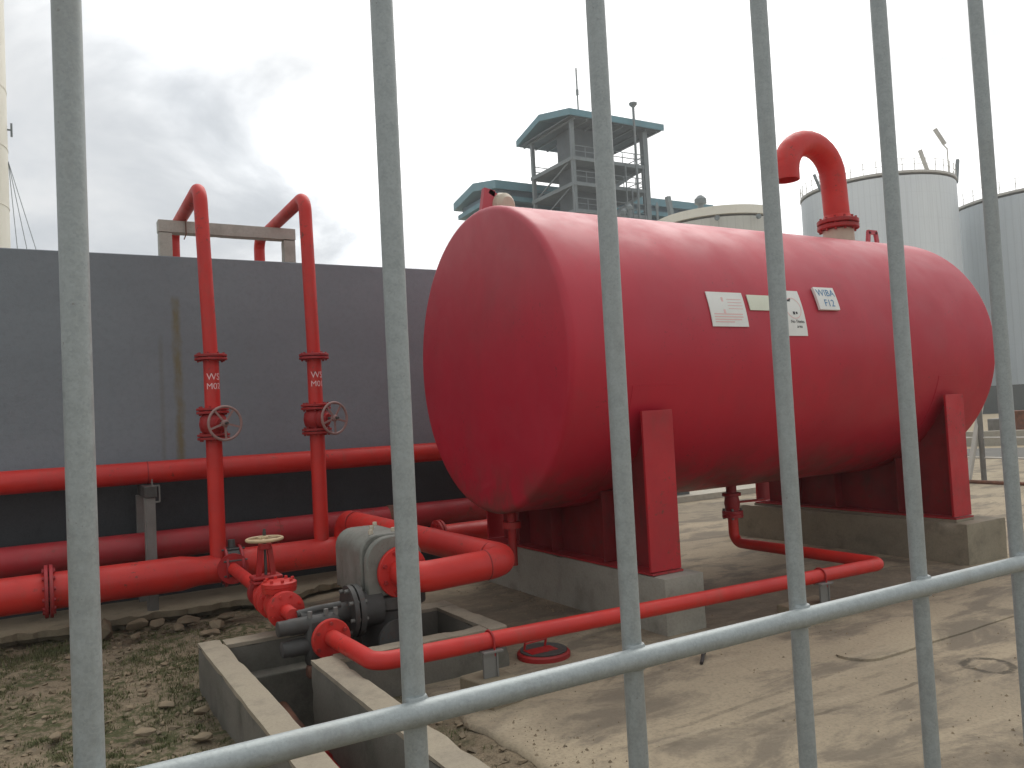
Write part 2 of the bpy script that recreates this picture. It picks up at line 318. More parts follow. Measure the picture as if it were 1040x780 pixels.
def frame(d):
    d = V(d).normalized(); a = V((0, 0, 1)) if abs(d.z) < 0.9 else V((1, 0, 0))
    u = d.cross(a).normalized(); return u, d.cross(u).normalized(), d
class M:
    def __init__(s): s.v = []; s.f = []
    def box(s, x0, y0, z0, x1, y1, z1):
        b = len(s.v)
        s.v += [V(p) for p in ((x0,y0,z0),(x1,y0,z0),(x1,y1,z0),(x0,y1,z0),(x0,y0,z1),(x1,y0,z1),(x1,y1,z1),(x0,y1,z1))]
        s.f += [tuple(b+i for i in q) for q in ((3,2,1,0),(4,5,6,7),(0,1,5,4),(1,2,6,5),(2,3,7,6),(3,0,4,7))]; return s
    def rough(s, x0, y0, z0, x1, y1, z1, amp=0.005, st=0.055, chip=0.02):
        """a cast concrete block: a box with a fine grid on each face, uneven faces and chipped edges"""
        lo = (x0, y0, z0); hi = (x1, y1, z1); idx = {}
        n = [max(1, min(40, round((hi[i]-lo[i])/st))) for i in range(3)]
        def vert(i, j, k):
            if (i, j, k) not in idx:
                g = (i, j, k); p = V([lo[a]+(hi[a]-lo[a])*g[a]/n[a] for a in range(3)])
                on = [a for a in range(3) if g[a] in (0, n[a])]
                d = V([mnoise.fractal(p*6+V((9*a, 4*a, 0)), 1, 2, 3) for a in range(3)])*amp
                if len(on) >= 2:
                    c = max(0.0, mnoise.fractal(p*4.5+V((1, 7, 3)), 1, 2, 4)-0.12)*chip*1.8 + 0.003
                    for a in on: d[a] += c if g[a] == 0 else -c
                idx[g] = len(s.v); s.v.append(p+d)
            return idx[(i, j, k)]
        for a in range(3):
            b, c = (a+1) % 3, (a+2) % 3
            for e in (0, n[a]):
                for q in range(n[b]):
                    for r in range(n[c]):
                        f = []
                        for dq, dr in ((0, 0), (1, 0), (1, 1), (0, 1)):
                            g = [0, 0, 0]; g[a] = e; g[b] = q+dq; g[c] = r+dr; f.append(vert(*g))
                        s.f.append(tuple(f))
        return s
    def bar(s, p0, p1, w, h=None, upv=(0, 0, 1)):
        h = h or w; p0, p1 = V(p0), V(p1); d = (p1-p0).normalized(); upv = V(upv)
        if abs(d.dot(upv)) > 0.95: upv = V((0, 1, 0))
        a = d.cross(upv).normalized()*w/2; c = a.cross(d).normalized()*h/2; b = len(s.v)
        for p in (p0, p1): s.v += [p-a-c, p+a-c, p+a+c, p-a+c]
        s.f += [tuple(b+i for i in q) for q in ((0,1,2,3),(7,6,5,4),(0,4,5,1),(1,5,6,2),(2,6,7,3),(3,7,4,0))]; return s
    def ring(s, c, u, w, r, n):
        b = len(s.v)
        for i in range(n):
            t = 2*math.pi*i/n; s.v.append(c + u*(r*math.cos(t)) + w*(r*math.sin(t)))
        return b
    def bridge(s, a, b, n):
        for i in range(n): s.f.append((a+i, a+(i+1) % n, b+(i+1) % n, b+i))
    def lathe(s, org, axis, prof, n=24, caps=True):
        u, w, d = frame(axis); org = V(org); rs = [s.ring(org+d*t, u, w, r, n) for r, t in prof]
        for a, b in zip(rs, rs[1:]): s.bridge(a, b, n)
        if caps:
            s.f.append(tuple(reversed(range(rs[0], rs[0]+n)))); s.f.append(tuple(range(rs[-1], rs[-1]+n)))
        return s
    def cyl(s, p0, p1, r, r1=None, n=20, caps=True):
        p0, p1 = V(p0), V(p1); d = p1-p0
        return s.lathe(p0, d, [(r, 0), (r if r1 is None else r1, d.length)], n, caps)
    def tube(s, pts, r, bend=0.15, n=20, seg=8, hollow=False):
        pts = [V(p) for p in pts]; path = [pts[0]]
        for i in range(1, len(pts)-1):
            a, p, c = pts[i-1], pts[i], pts[i+1]; d0 = (a-p).normalized(); d1 = (c-p).normalized()
            ang = d0.angle(d1); t = min(bend/math.tan(ang/2), (a-p).length*0.49, (c-p).length*0.49); rad = t*math.tan(ang/2)
            ctr = p + (d0+d1).normalized()*(rad/math.sin(ang/2)); e0 = p+d0*t-ctr; e1 = p+d1*t-ctr
            tot = e0.angle(e1); ax = e0.cross(e1).normalized()
            for k in range(seg+1): path.append(ctr + Matrix.Rotation(tot*k/seg, 3, ax) @ e0)
        path.append(pts[-1])
        u, w, d = frame(path[1]-path[0]); rings = []
        for i, p in enumerate(path):
            if i == 0: t = path[1]-path[0]
            elif i == len(path)-1: t = path[-1]-path[-2]
            else: t = (path[i+1]-p).normalized()+(p-path[i-1]).normalized()
            t.normalize(); q = d.rotation_difference(t); u = (q @ u).normalized(); w = (q @ w).normalized(); d = t
            k = 1.0
            if 0 < i < len(path)-1:
                pass
            rings.append(s.ring(p, u, w, r, n))
        for a, b in zip(rings, rings[1:]): s.bridge(a, b, n)
        s.f.append(tuple(reversed(range(rings[0], rings[0]+n))))
        if hollow:
            t = (path[-1]-path[-2]).normalized()
            r1 = s.ring(path[-1], u, w, r*0.93, n); r2 = s.ring(path[-1]-t*r*1.5, u, w, r*0.93, n)
            s.bridge(rings[-1], r1, n); s.bridge(r1, r2, n); s.f.append(tuple(range(r2, r2+n)))
        else: s.f.append(tuple(range(rings[-1], rings[-1]+n)))
        return s
    def torus(s, c, axis, Rr, r, n=28, m=8):
        u, w, d = frame(axis); c = V(c); b = len(s.v)
        for i in range(n):
            t = 2*math.pi*i/n; e = u*math.cos(t)+w*math.sin(t)
            for j in range(m):
                q = 2*math.pi*j/m; s.v.append(c+e*(Rr+r*math.cos(q))+d*(r*math.sin(q)))
        for i in range(n):
            for j in range(m):
                s.f.append((b+i*m+j, b+((i+1) % n)*m+j, b+((i+1) % n)*m+(j+1) % m, b+i*m+(j+1) % m))
        return s
    def prism(s, poly, z0, z1):
        b = len(s.v); n = len(poly)
        s.v += [V((x, y, z0)) for x, y in poly]+[V((x, y, z1)) for x, y in poly]
        s.f.append(tuple(reversed(range(b, b+n)))); s.f.append(tuple(range(b+n, b+2*n)))
        for i in range(n): s.f.append((b+i, b+(i+1) % n, b+n+(i+1) % n, b+n+i))
        return s
    def build(s, name, mat, parent=None, smooth=35, bevel=0.0, label=None, kind=None, fix=True, origin=None):
        org = ORG.get(parent.name, V((0, 0, 0))) if parent else (V(origin) if origin else V((0, 0, 0)))
        me = bpy.data.meshes.new(name); me.from_pydata([tuple(p-org) for p in s.v], [], s.f)
        if fix:
            bm = bmesh.new(); bm.from_mesh(me); bmesh.ops.recalc_face_normals(bm, faces=bm.faces); bm.to_mesh(me); bm.free()
        me.materials.append(mat)
        if smooth: me.shade_smooth(); me.set_sharp_from_angle(angle=R(smooth))
        o = bpy.data.objects.new(name, me); COL.objects.link(o)
        if parent: o.parent = parent
        elif origin: o.location = org
        ORG[o.name] = org
        if bevel:
            md = o.modifiers.new('bevel', 'BEVEL'); md.width = bevel; md.segments = 2; md.limit_method = 'ANGLE'; md.angle_limit = R(40)
        return tag(o, label, None, None, kind)

def flange(parent, c, axis, r, t=0.024, nb=8, mat=None, gap=0.006, pair=True, gasket=None):
    """a pair of bolted flange discs with their bolts"""
    mat = mat or RED_FL; c = V(c); d = V(axis).normalized(); u, w, _ = frame(d)
    offs = (-gap/2-t, gap/2) if pair else (-t/2,)
    fl = None
    for o in offs:
        m = M(); m.lathe(c+d*o, d, [(r*0.96, 0), (r, t*0.12), (r, t*0.88), (r*0.96, t)], 28); f = m.build('flange', mat, parent)
        fl = fl or f
    m = M(); h = (gap/2+t+0.014) if pair else (t/2+0.014)
    for i in range(nb):
        a = 2*math.pi*(i+0.5)/nb; p = c+u*(r*0.80*math.cos(a))+w*(r*0.80*math.sin(a))
        m.cyl(p-d*h, p+d*h, r*0.075, n=6)
    m.build('bolts', mat, parent, kind='stuff')
    if pair: 
        m = M(); m.cyl(c-d*gap*0.5, c+d*gap*0.5, r*0.72, n=20); m.build('gasket', gasket or DKIRON, parent)

def handwheel(parent, c, axis, r, mat, tube_r=0.011, spokes=5, rot=0.3, hub=0.028):
    c = V(c); u, w, d = frame(axis)
    m = M(); m.torus(c, d, r, tube_r, 36, 8)
    wh = m.build('handwheel', mat, parent)
    m = M(); m.lathe(c-d*0.02, d, [(hub, 0), (hub, 0.035), (hub*0.7, 0.045)], 16)
    m.build('hub', mat, wh)
    for i in range(spokes):
        a = rot+2*math.pi*i/spokes; e = u*math.cos(a)+w*math.sin(a)
        m = M(); m.bar(c+e*hub*0.8, c+e*(r-tube_r*0.3), 0.016, 0.010, d); m.build('spoke', mat, wh)
    m = M(); m.cyl(c+d*0.01, c+d*0.05, 0.012, n=10); m.build('nut', DKIRON, wh)

def text_mesh(txt, size, curve_r=None):
    """flat lettering as mesh data in the local xy plane, centred"""
    cu = bpy.data.curves.new('lettering', 'FONT'); cu.body = txt; cu.size = size; cu.align_x = 'CENTER'; cu.align_y = 'CENTER'; cu.extrude = 0.0004
    o = bpy.data.objects.new('lettering', cu); COL.objects.link(o)
    dg = bpy.context.evaluated_depsgraph_get(); me = bpy.data.meshes.new_from_object(o.evaluated_get(dg))
    bpy.data.objects.remove(o); return me
def put_text(txt, size, parent, mat, fn):
    me = text_mesh(txt, size); org = ORG[parent.name]
    for v in me.vertices: v.co = fn(v.co) - org
    me.materials.clear(); me.materials.append(mat)
    o = bpy.data.objects.new('lettering', me); COL.objects.link(o); o.parent = parent; ORG[o.name] = org; return o

# ================================================================== GROUND
PITH = [(0.91, 1.73, 1.38, 5.43), (0.91, 4.63, 2.49, 5.43)]     # hole in the ground for the valve pit
def inhole(x, y): return any(a < x < c and b < y < d for a, b, c, d in PITH)
def arange(a, b, st):
    n = max(1, round((b-a)/st)); return [a+(b-a)*i/n for i in range(n)]
def grid_sheet(name, xs, ys, zf, mat, skip=None, warp=None, kind='structure', smooth=60):
    vs = []; fs = []; nx = len(xs)
    for y in ys:
        for x in xs:
            xx = warp(x, y) if warp else x
            vs.append((xx, y, zf(xx, y)))
    for j in range(len(ys)-1):
        for i in range(nx-1):
            if skip and skip((xs[i]+xs[i+1])/2, (ys[j]+ys[j+1])/2): continue
            a = j*nx+i; fs.append((a, a+1, a+nx+1, a+nx))
    me = bpy.data.meshes.new(name); me.from_pydata(vs, [], fs); me.materials.append(mat); me.shade_smooth()
    o = bpy.data.objects.new(name, me); COL.objects.link(o); o['kind'] = kind; return o
def soil_h(x, y):
    a = max(0, min(1, (1.95-x)/0.15))*max(0, min(1, (x+4)/1.0))*max(0, min(1, (y-0.5)/1))*max(0, min(1, (8.6-y)/0.4))
    if a <= 0: return 0.0
    h = mnoise.fractal(V((x*1.3, y*1.3, 0)), 1.0, 2.0, 4)*0.030 + mnoise.fractal(V((x*6, y*6, 3)), 1.0, 2.0, 4)*0.022
    return a*(h-0.004)
xs = [-500, -150, -40, -12] + arange(-6, 0.91, 0.055) + [0.91] + arange(0.955, 1.38, 0.053) + [1.38] + arange(1.43, 2.49, 0.053) + [2.49, 3, 4, 6, 10, 20, 40, 90, 200, 500]
ys = [-300, -80, -20, -5] + arange(-1, 1.73, 0.15) + arange(1.73, 4.63, 0.055) + arange(4.63, 5.43, 0.05) + arange(5.43, 9, 0.055) + [9, 12, 20, 40, 90, 200, 700]
grid_sheet('ground', xs, ys, soil_h, SOIL, inhole)

# concrete apron round the vessel: a thin slab with a ragged left edge
def apron_left(y):
    b = 1.92 if y < 4.6 else (1.92 if y > 6.9 else 1.78)
    return b + mnoise.fractal(V((y*2.5, 3, 1)), 1.0, 2.0, 4)*0.07
axs = [0.0] + arange(0.012, 0.7, 0.06) + [0.7, 1.2, 2, 3, 4, 5, 6.5, 8, 10, 12, 18]
ays = [-6, -3, -1, 0.5] + arange(1.2, 4.63, 0.07) + arange(4.63, 5.43, 0.1) + arange(5.43, 8.2, 0.07) + [8.2, 10, 13, 16]
def ap_warp(x, y): return apron_left(y) + x*(1 if x < 1 else 1)
def ap_z(x, y):
    e = x-apron_left(y); return 0.0 if e < 0.004 else 0.024 + mnoise.fractal(V((x*0.9, y*0.9, 5)), 1, 2, 3)*0.005
def ap_skip(x, y): return 4.63 < y < 5.43 and x+1.92 < 2.49
grid_sheet('apron', axs, ays, ap_z, APRON, ap_skip, ap_warp)

# raised re-surfaced patch with a rounded corner
def patch():
    m = M(); y0, x0 = 3.20, 4.20; fr = []
    for k in range(11):
        u = k/10; a = math.pi*0.93 + (math.pi*0.57)*u; fr.append((x0+0.16+0.16*math.cos(a), y0+0.16+0.16*math.sin(a), 0.06+0.30*u))
    for i in range(1, 44):
        x = x0+0.16+i*0.18; fr.append((x, y0+mnoise.fractal(V((x*2, 0, 0)), 1, 2, 4)*0.02+0.012*(x-4.3), min(1.1, 0.36+0.12*i)))
    for x, y, w in fr:
        h = 0.040+0.004*mnoise.noise(V((x*4, y*4, 2)))
        m.v += [V((x, y-0.004, 0.010)), V((x, y, h-0.004)), V((x, y+0.008, h)), V((x+0.02, y+w*0.5, 0.031)), V((x+0.04, y+w, 0.008))]
    for i in range(len(fr)-1):
        for j in range(4): a = 5*i+j; m.f.append((a, a+5, a+6, a+1))
    return m.build('concrete_patch', APRON, None, 40, kind='structure')
patch()

# slab that carries the header pipes, broken along its front edge
def slab():
    m = M(); n = 300; fr = []
    for i in range(n+1):
        x = -7+i*(10.4/n); b = 7.50+mnoise.fractal(V((x*1.9, 1, 2)), 0.8, 2, 6)*0.17 + 0.02*math.sin(x*3)
        fr.append((x, b))
    for x, b in fr:
        cut = 0.13+0.09*mnoise.fractal(V((x*4, 5, 1)), 1, 2, 3)
        m.v += [V((x, 8.22, 0.12)), V((x, b+0.05, 0.122+0.012*mnoise.noise(V((x*7, 2, 2))))), V((x, b, 0.108+0.016*mnoise.noise(V((x*9, 8, 2))))), V((x, b+0.012+0.02*mnoise.noise(V((x*11, 1, 9))), 0.055)), V((x, b+cut, 0.03)), V((x, b+cut+0.06, -0.06))]
    for i in range(n):
        for j in range(5):
            a = i*6+j; m.f.append((a, a+6, a+7, a+1))
    return m.build('pipe_slab', CONC_SLAB, None, 40, kind='structure')
slab()

# ================================================================== VALVE PIT
t = thing('valve_pit', 'raised concrete curb walls of the open L-shaped valve pit', 'pit', (1.7, 4.6, 0))
def pw(x0, y0, x1, y1, z1=0.28, z0=-0.45):
    M().rough(x0, y0, z0, x1, y1, z1-0.026, 0.004).build('curb_wall', CONC_PIT, t, 40)
    M().rough(x0-0.002, y0-0.002, z1-0.030, x1+0.002, y1+0.002, z1, 0.002, 0.04, 0.007).build('screed_cap', SCREED, t, 50)
pw(0.84, 1.66, 0.98, 5.52); pw(0.983, 5.35, 2.56, 5.517, 0.279); pw(2.42, 4.57, 2.558, 5.347, 0.278)
pw(1.453, 4.572, 2.417, 4.70, 0.277); pw(1.31, 1.803, 1.45, 4.66, 0.281); pw(0.983, 1.662, 1.45, 1.80, 0.279)
M().box(0.90, 1.70, -0.50, 1.40, 5.42, -0.29).build('pit_floor', SOIL, t)
M().box(1.404, 4.64, -0.50, 2.48, 5.42, -0.287).build('pit_floor', SOIL, t)
M().box(0.982, 5.20, -0.39, 1.62, 5.348, 0.085).build('ledge', CONC_PIT, t, 30, 0.01)

t = thing('underground_pipe', 'rusty half-painted red pipe running along the pit floor', 'pipe', (1.29, 3.9, -0.2))
m = M(); m.tube([(1.27, 5.19, -0.13), (1.262, 4.86, -0.15)], 0.042, n=16); m.build('rusty_section', RUSTY, t, label='bare rusty upper end')
m = M(); m.tube([(1.262, 4.857, -0.15), (1.262, 4.55, -0.165)], 0.046, n=16); m.build('rusty_sleeve', RUSTY, t)
m = M(); m.tube([(1.262, 4.546, -0.165), (1.27, 3.2, -0.22), (1.27, 1.85, -0.26)], 0.049, n=16); m.build('pipe', RED, t)
m = M(); m.lathe((1.262, 4.37, -0.173), (0, -1, -0.05), [(0.05, 0), (0.06, 0.01), (0.06, 0.05), (0.05, 0.06)], 16); m.build('coupling', RED_FL, t)

# ================================================================== STORAGE TANK
TY, TZ, TR, X0, X1 = 5.75, 2.06, 1.23, 3.12, 8.25
tank = thing('foam_tank', 'big horizontal red cylindrical pressure vessel on two saddles', 'tank', (5.7, TY, 0.83))
m = M(); n = 96
m.lathe((X0+0.075, TY, TZ), (1, 0, 0), [(TR, 0), (TR, 1.65), (TR, 3.35), (TR, X1-X0-0.15)], n, False); m.build('shell', RED_TANK, tank, 40)
kn = [(TR, 0.075), (TR, 0.05)] + [(TR-0.05+0.05*math.cos(a), 0.05-0.05*math.sin(a)) for a in [math.pi/2*k/6 for k in range(1, 7)]]
dish = [(r, -0.022*(1-(r/(TR-0.05))**2)) for r in (1.0, 0.8, 0.6, 0.4, 0.2, 0.05)]
prof = kn+dish
m = M(); m.lathe((X0, TY, TZ), (1, 0, 0), prof, n); m.build('head', RED_TANK, tank, 50)
m = M(); m.lathe((X1, TY, TZ), (-1, 0, 0), prof, n); m.build('head', RED_TANK, tank, 50)
for sx in (3.86, 7.50):                                   # two saddles
    a0 = R(-192); a1 = R(12)
    # wear plate: curved pad between shell and saddle
    m = M(); k = 40
    for i in range(k+1):
        a = R(180+13.5)+(R(360-13.5)-R(180+13.5))*i/k
        for x in (sx-0.20, sx+0.25):
            for rr in (TR-0.003, TR+0.0035): m.v.append(V((x, TY+rr*math.cos(a), TZ+rr*math.sin(a))))
    for i in range(k):
        b = 4*i
        for q in ((0, 1, 5, 4), (2, 3, 7, 6), (1, 3, 7, 5), (0, 2, 6, 4)): m.f.append(tuple(b+j for j in q))
    m.f += [(0, 1, 3, 2), (4*k, 4*k+1, 4*k+3, 4*k+2)]
    m.build('wear_plate', RED_TANK, tank, 30)
    # web plate shaped to the shell
    m = M(); k = 36; yl, yr = TY-1.185, TY+1.185; lo = []
    for i in range(k+1):
        a = R(180+23.6)+(R(360-23.6)-R(180+23.6))*i/k; lo.append((TY+(TR+0.002)*math.cos(a), TZ+(TR+0.002)*math.sin(a)))
    b = len(m.v)
    for x in (sx+0.0, sx+0.016):
        for (y, z) in lo: m.v.append(V((x, y, z)))
        for (y, z) in lo: m.v.append(V((x, min(max(y, yl), yr), 0.44)))
    N = 2*(k+1)
    for s0 in (0, N):
        for i in range(k): m.f.append((s0+i, s0+i+1, s0+k+1+i+1, s0+k+1+i))
    for i in range(k):
        m.f.append((i, i+1, N+i+1, N+i)); m.f.append((k+1+i, k+2+i, N+k+2+i, N+k+1+i))
    web = m.build('saddle', RED_SHADE, tank, 30)
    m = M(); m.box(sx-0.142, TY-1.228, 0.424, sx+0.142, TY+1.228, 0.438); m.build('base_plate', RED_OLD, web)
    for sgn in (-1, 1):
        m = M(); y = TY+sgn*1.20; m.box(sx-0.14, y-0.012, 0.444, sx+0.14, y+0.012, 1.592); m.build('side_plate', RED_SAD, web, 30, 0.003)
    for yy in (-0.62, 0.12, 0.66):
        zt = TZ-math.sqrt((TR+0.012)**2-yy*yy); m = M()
        m.box(sx-0.11, TY+yy-0.008, 0.444, sx-0.001, TY+yy+0.008, zt); m.build('stiffener', RED_SHADE, web)
        m = M(); m.box(sx+0.017, TY+yy-0.008, 0.444, sx+0.12, TY+yy+0.008, zt); m.build('stiffener', RED_SHADE, web)
# gooseneck vent
VX = 7.585
m = M(); m.cyl((VX, TY, TZ+TR-0.04), (VX, TY, 3.435), 0.16, n=32); m.build('vent_neck', BEIGE, tank)
pts = [(VX, TY, 3.48), (VX-0.03, TY, 4.0)]
cxv, czv, rv = VX-0.40, 4.0, 0.37
for k in range(0, 15):
    a = R(4+172*k/14); pts.append((cxv+rv*math.cos(a), TY, czv+rv*0.93*math.sin(a)))
pts.append((cxv-rv-0.0, TY, 3.91))
m = M(); m.tube(pts, 0.134, 0.02, 28, 1, True); gv = m.build('vent_pipe', RED, tank, 50)
for z0 in (3.44, 3.497):
    m = M(); m.lathe((VX, TY, z0), (0.02, 0, 1), [(0.205, 0), (0.216, 0.008), (0.216, 0.042), (0.20, 0.05)], 32); m.build('flange', RED_FL, gv)
m = M()
for i in range(12):
    a = 2*math.pi*i/12; m.cyl((VX+0.185*math.cos(a), TY+0.185*math.sin(a), 3.42), (VX+0.185*math.cos(a), TY+0.185*math.sin(a), 3.57), 0.014, n=6)
m.build('bolts', RED_FL, gv, kind='stuff')
m = M(); m.lathe((VX, TY, 3.547), (0, 0, 1), [(0.165, 0), (0.14, 0.05)], 28); m.build('hub', RED, gv)
# lifting lugs: small open red frames on the crown
for lx in (8.10,):
    m = M(); zt = TZ+TR
    m.bar((lx-0.03, TY, zt-0.02), (lx, TY, zt+0.17), 0.045, 0.03, (0, 1, 0)); m.bar((lx+0.15, TY, zt-0.02), (lx+0.12, TY, zt+0.17), 0.045, 0.03, (0, 1, 0))
    m.bar((lx-0.015, TY, zt+0.165), (lx+0.135, TY, zt+0.165), 0.045, 0.03, (0, 1, 0)); m.build('lifting_lug', RED_TANK, tank)
m = M(); zt = TZ+TR; m.prism([(0, 0)]*3, 0, 0) if False else None
m = M(); m.bar((3.215, TY+0.02, zt-0.03), (3.255, TY+0.02, zt+0.18), 0.10, 0.05, (0, 1, 0)); m.bar((3.25, TY+0.02, zt+0.165), (3.33, TY+0.02, zt+0.12), 0.04, 0.05, (0, 1, 0))
m.build('lifting_lug', RED_TANK, tank)
m = M(); m.lathe((3.40, TY-0.05, zt+0.05), (-0.25, 1, 0.05), [(0.07, 0), (0.105, 0.03), (0.115, 0.08), (0.105, 0.12), (0.06, 0.15)], 20); m.build('relief_valve', BEIGE, tank)
m = M(); m.cyl((3.33, TY+0.0, zt-0.02), (3.33, TY, zt+0.10), 0.045, n=14); m.build('nozzle', BEIGE, tank)
# drain stub at the near end
m = M(); m.cyl((3.30, TY, 0.86), (3.30, TY, 0.40), 0.035, n=14); m.build('drain_stub', RED_FL, tank)
m = M(); m.lathe((3.30, TY, 0.70), (0, 0, 1), [(0.075, 0), (0.075, 0.05)], 16); m.build('drain_flange', RED_FL, tank)

# signs fixed to the vessel (each bent to the shell)
def sign(name, label, x0, x1, a0, a1, mat, thick=0.006, lift=0.004, skew=0.0):
    am = R((a0+a1)/2)
    t = thing(name, label, 'sign', ((x0+x1)/2, TY-TR*math.cos(am), TZ+TR*math.sin(am)))
    m = M(); k = 6
    for i in range(k+1):
        a = R(a0+(a1-a0)*i/k); fx = skew*(i/k)
        for x in (x0+fx, x1+fx):
            for rr in (TR+lift, TR+lift+thick): m.v.append(V((x, TY-rr*math.cos(a), TZ+rr*math.sin(a))))
    for i in range(k):
        b = 4*i
        for q in ((0, 1, 5, 4), (2, 3, 7, 6), (1, 3, 7, 5), (0, 2, 6, 4)): m.f.append(tuple(b+j for j in q))
    m.f += [(0, 1, 3, 2), (4*k, 4*k+1, 4*k+3, 4*k+2)]
    m.build('plate', mat, t, 30); return t
def on_shell(xc, ac, extra=0.0115):
    def f(co):
        a = R(ac)+co.y/TR; rr = TR+extra+co.z
        return V((xc+co.x, TY-rr*math.cos(a), TZ+rr*math.sin(a)))
    return f
def mark(parent, name, mat, x0, x1, a0, a1, ex=0.0112):
    m = M()
    for a in (R(a0), R(a1)):
        for x in (x0, x1):
            for rr in (TR+ex-0.001, TR+ex): m.v.append(V((x, TY-rr*math.cos(a), TZ+rr*math.sin(a))))
    m.f = [(1, 3, 7, 5), (0, 1, 5, 4), (2, 3, 7, 6), (0, 1, 3, 2), (4, 5, 7, 6)]
    return m.build(name, mat, parent, 0)
t = sign('notice_sign', 'leftmost white sign on the red vessel with faded pale red print', 4.44, 4.82, 6.6, 19.7, WHITEPL)
mark(t, 'printed_line', PINK, 4.58, 4.60, 11.5, 17.6)
for i, (a, w) in enumerate(((11.0, 0.30), (10.0, 0.30), (9.0, 0.28), (8.1, 0.2))): mark(t, 'printed_line', PINK, 4.475, 4.475+w, a, a+0.38)
for i, a in enumerate((16.8, 15.6, 14.4, 13.2)): mark(t, 'printed_line', PINK, 4.64, 4.79, a, a+0.22)
m = M(); m.box(4.825, 4.53, 2.19, 4.836, 4.60, 2.475)
t = sign('blank_sign', 'small blank cream strip sign between the two white notices', 4.872, 5.14, 13.0, 19.1, CREAMPL)
t = sign('smoking_sign', 'tall white sign with a circle and black lettering beside the fence bar', 5.235, 5.485, 3.4, 21.6, WHITEPL)
m = M(); cxs, acs = 5.37, 14.3
cpts = []
for i in range(36):
    a = 2*math.pi*i/36
    for q in (0.085, 0.091):
        for e in (0.010, 0.0112):
            ang = R(acs)+q*math.sin(a)/TR; cpts.append(V((cxs+q*math.cos(a), TY-(TR+e)*math.cos(ang), TZ+(TR+e)*math.sin(ang))))
m.v = cpts
for i in range(36):
    b, c = 4*i, 4*((i+1) % 36)
    for p, q in ((0, 1), (1, 3), (3, 2), (2, 0)): m.f.append((b+p, b+q, c+q, c+p))
m.build('printed_circle', PINK, t)
mark(t, 'printed_mark', BLACKPR, 5.31, 5.355, 17.0, 17.8); mark(t, 'printed_mark', BLACKPR, 5.345, 5.365, 17.7, 18.2)
mark(t, 'printed_mark', BLACKPR, 5.352, 5.375, 11.7, 12.9); mark(t, 'printed_mark', BLACKPR, 5.385, 5.405, 11.9, 12.8)
put_text('No Thinks', 0.037, t, BLACKPR, on_shell(5.385, 8.9)); put_text('area', 0.037, t, BLACKPR, on_shell(5.40, 7.0))
m = M(); 
t = sign('wiba_sign', 'small framed white sign with two lines of blue lettering, rightmost on the vessel', 5.675, 5.925, 13.7, 23.2, WHITEPL, 0.022, 0.01)
put_text('WIBA', 0.088, t, BLUEPR, on_shell(5.80, 20.6, 0.0335)); put_text('F12', 0.088, t, BLUEPR, on_shell(5.81, 16.3, 0.0335))

# concrete plinths
t = thing('concrete_plinth', 'grey concrete plinth under the near saddle of the red vessel', 'plinth', (3.9, 5.7, 0), 'plinths under the vessel')
M().rough(3.725, 4.41, -0.05, 4.09, 7.05, 0.42, 0.003, 0.05, 0.014).build('block', CONC_PL, t, 40)
t = thing('concrete_plinth', 'stained brown concrete plinth under the far saddle of the vessel', 'plinth', (7.6, 5.7, 0), 'plinths under the vessel')
M().rough(7.30, 4.39, -0.05, 7.93, 7.35, 0.40, 0.004, 0.06, 0.02).build('block', CONC_PL2, t, 40)
M().box(7.36, 4.52, 0.40, 7.64, 7.0, 0.422).build('grout_pad', CONC_PL2, t, 30, 0.004)

# ================================================================== RESERVOIR WALL AND FRAME
t = thing('reservoir_wall', 'long dark grey rendered wall behind the red pipes', 'wall', (0, 8.3, 0))
M().box(-14, 8.20, -0.1, 5.4, 8.44, 3.285).build('wall', WALL, t, 30, 0.01)
M().box(5.16, 8.443, -0.1, 5.4, 20, 3.28).build('return_wall', WALL, t, 30, 0.01)
M().box(-14, 8.186, 0.0, 5.398, 8.199, 1.255).build('base_band', BITUMEN, t, 30, 0.004, label='black bitumen painted base of the wall')
t = thing('support_frame', 'grey concrete goalpost frame standing on top of the wall', 'frame', (1.7, 8.27, 3.285))
M().rough(1.04, 8.21, 3.28, 1.16, 8.33, 3.515, 0.0015, 0.055, 0.005).build('post', CONC_GREY, t, 40)
M().rough(2.215, 8.21, 3.28, 2.335, 8.33, 3.515, 0.0015, 0.055, 0.005).build('post', CONC_GREY, t, 40)
M().rough(1.035, 8.205, 3.516, 2.34, 8.335, 3.635, 0.0015, 0.055, 0.005).build('beam', CONC_GREY, t, 40)
for x in (1.28, 1.47):
    m = M(); m.tube([(x, 8.195, 3.645), (x, 8.19, 3.50), (x-0.02, 8.19, 3.45)], 0.006, 0.01, 6, 2); m.build('tie_wire', RUSTY, t)

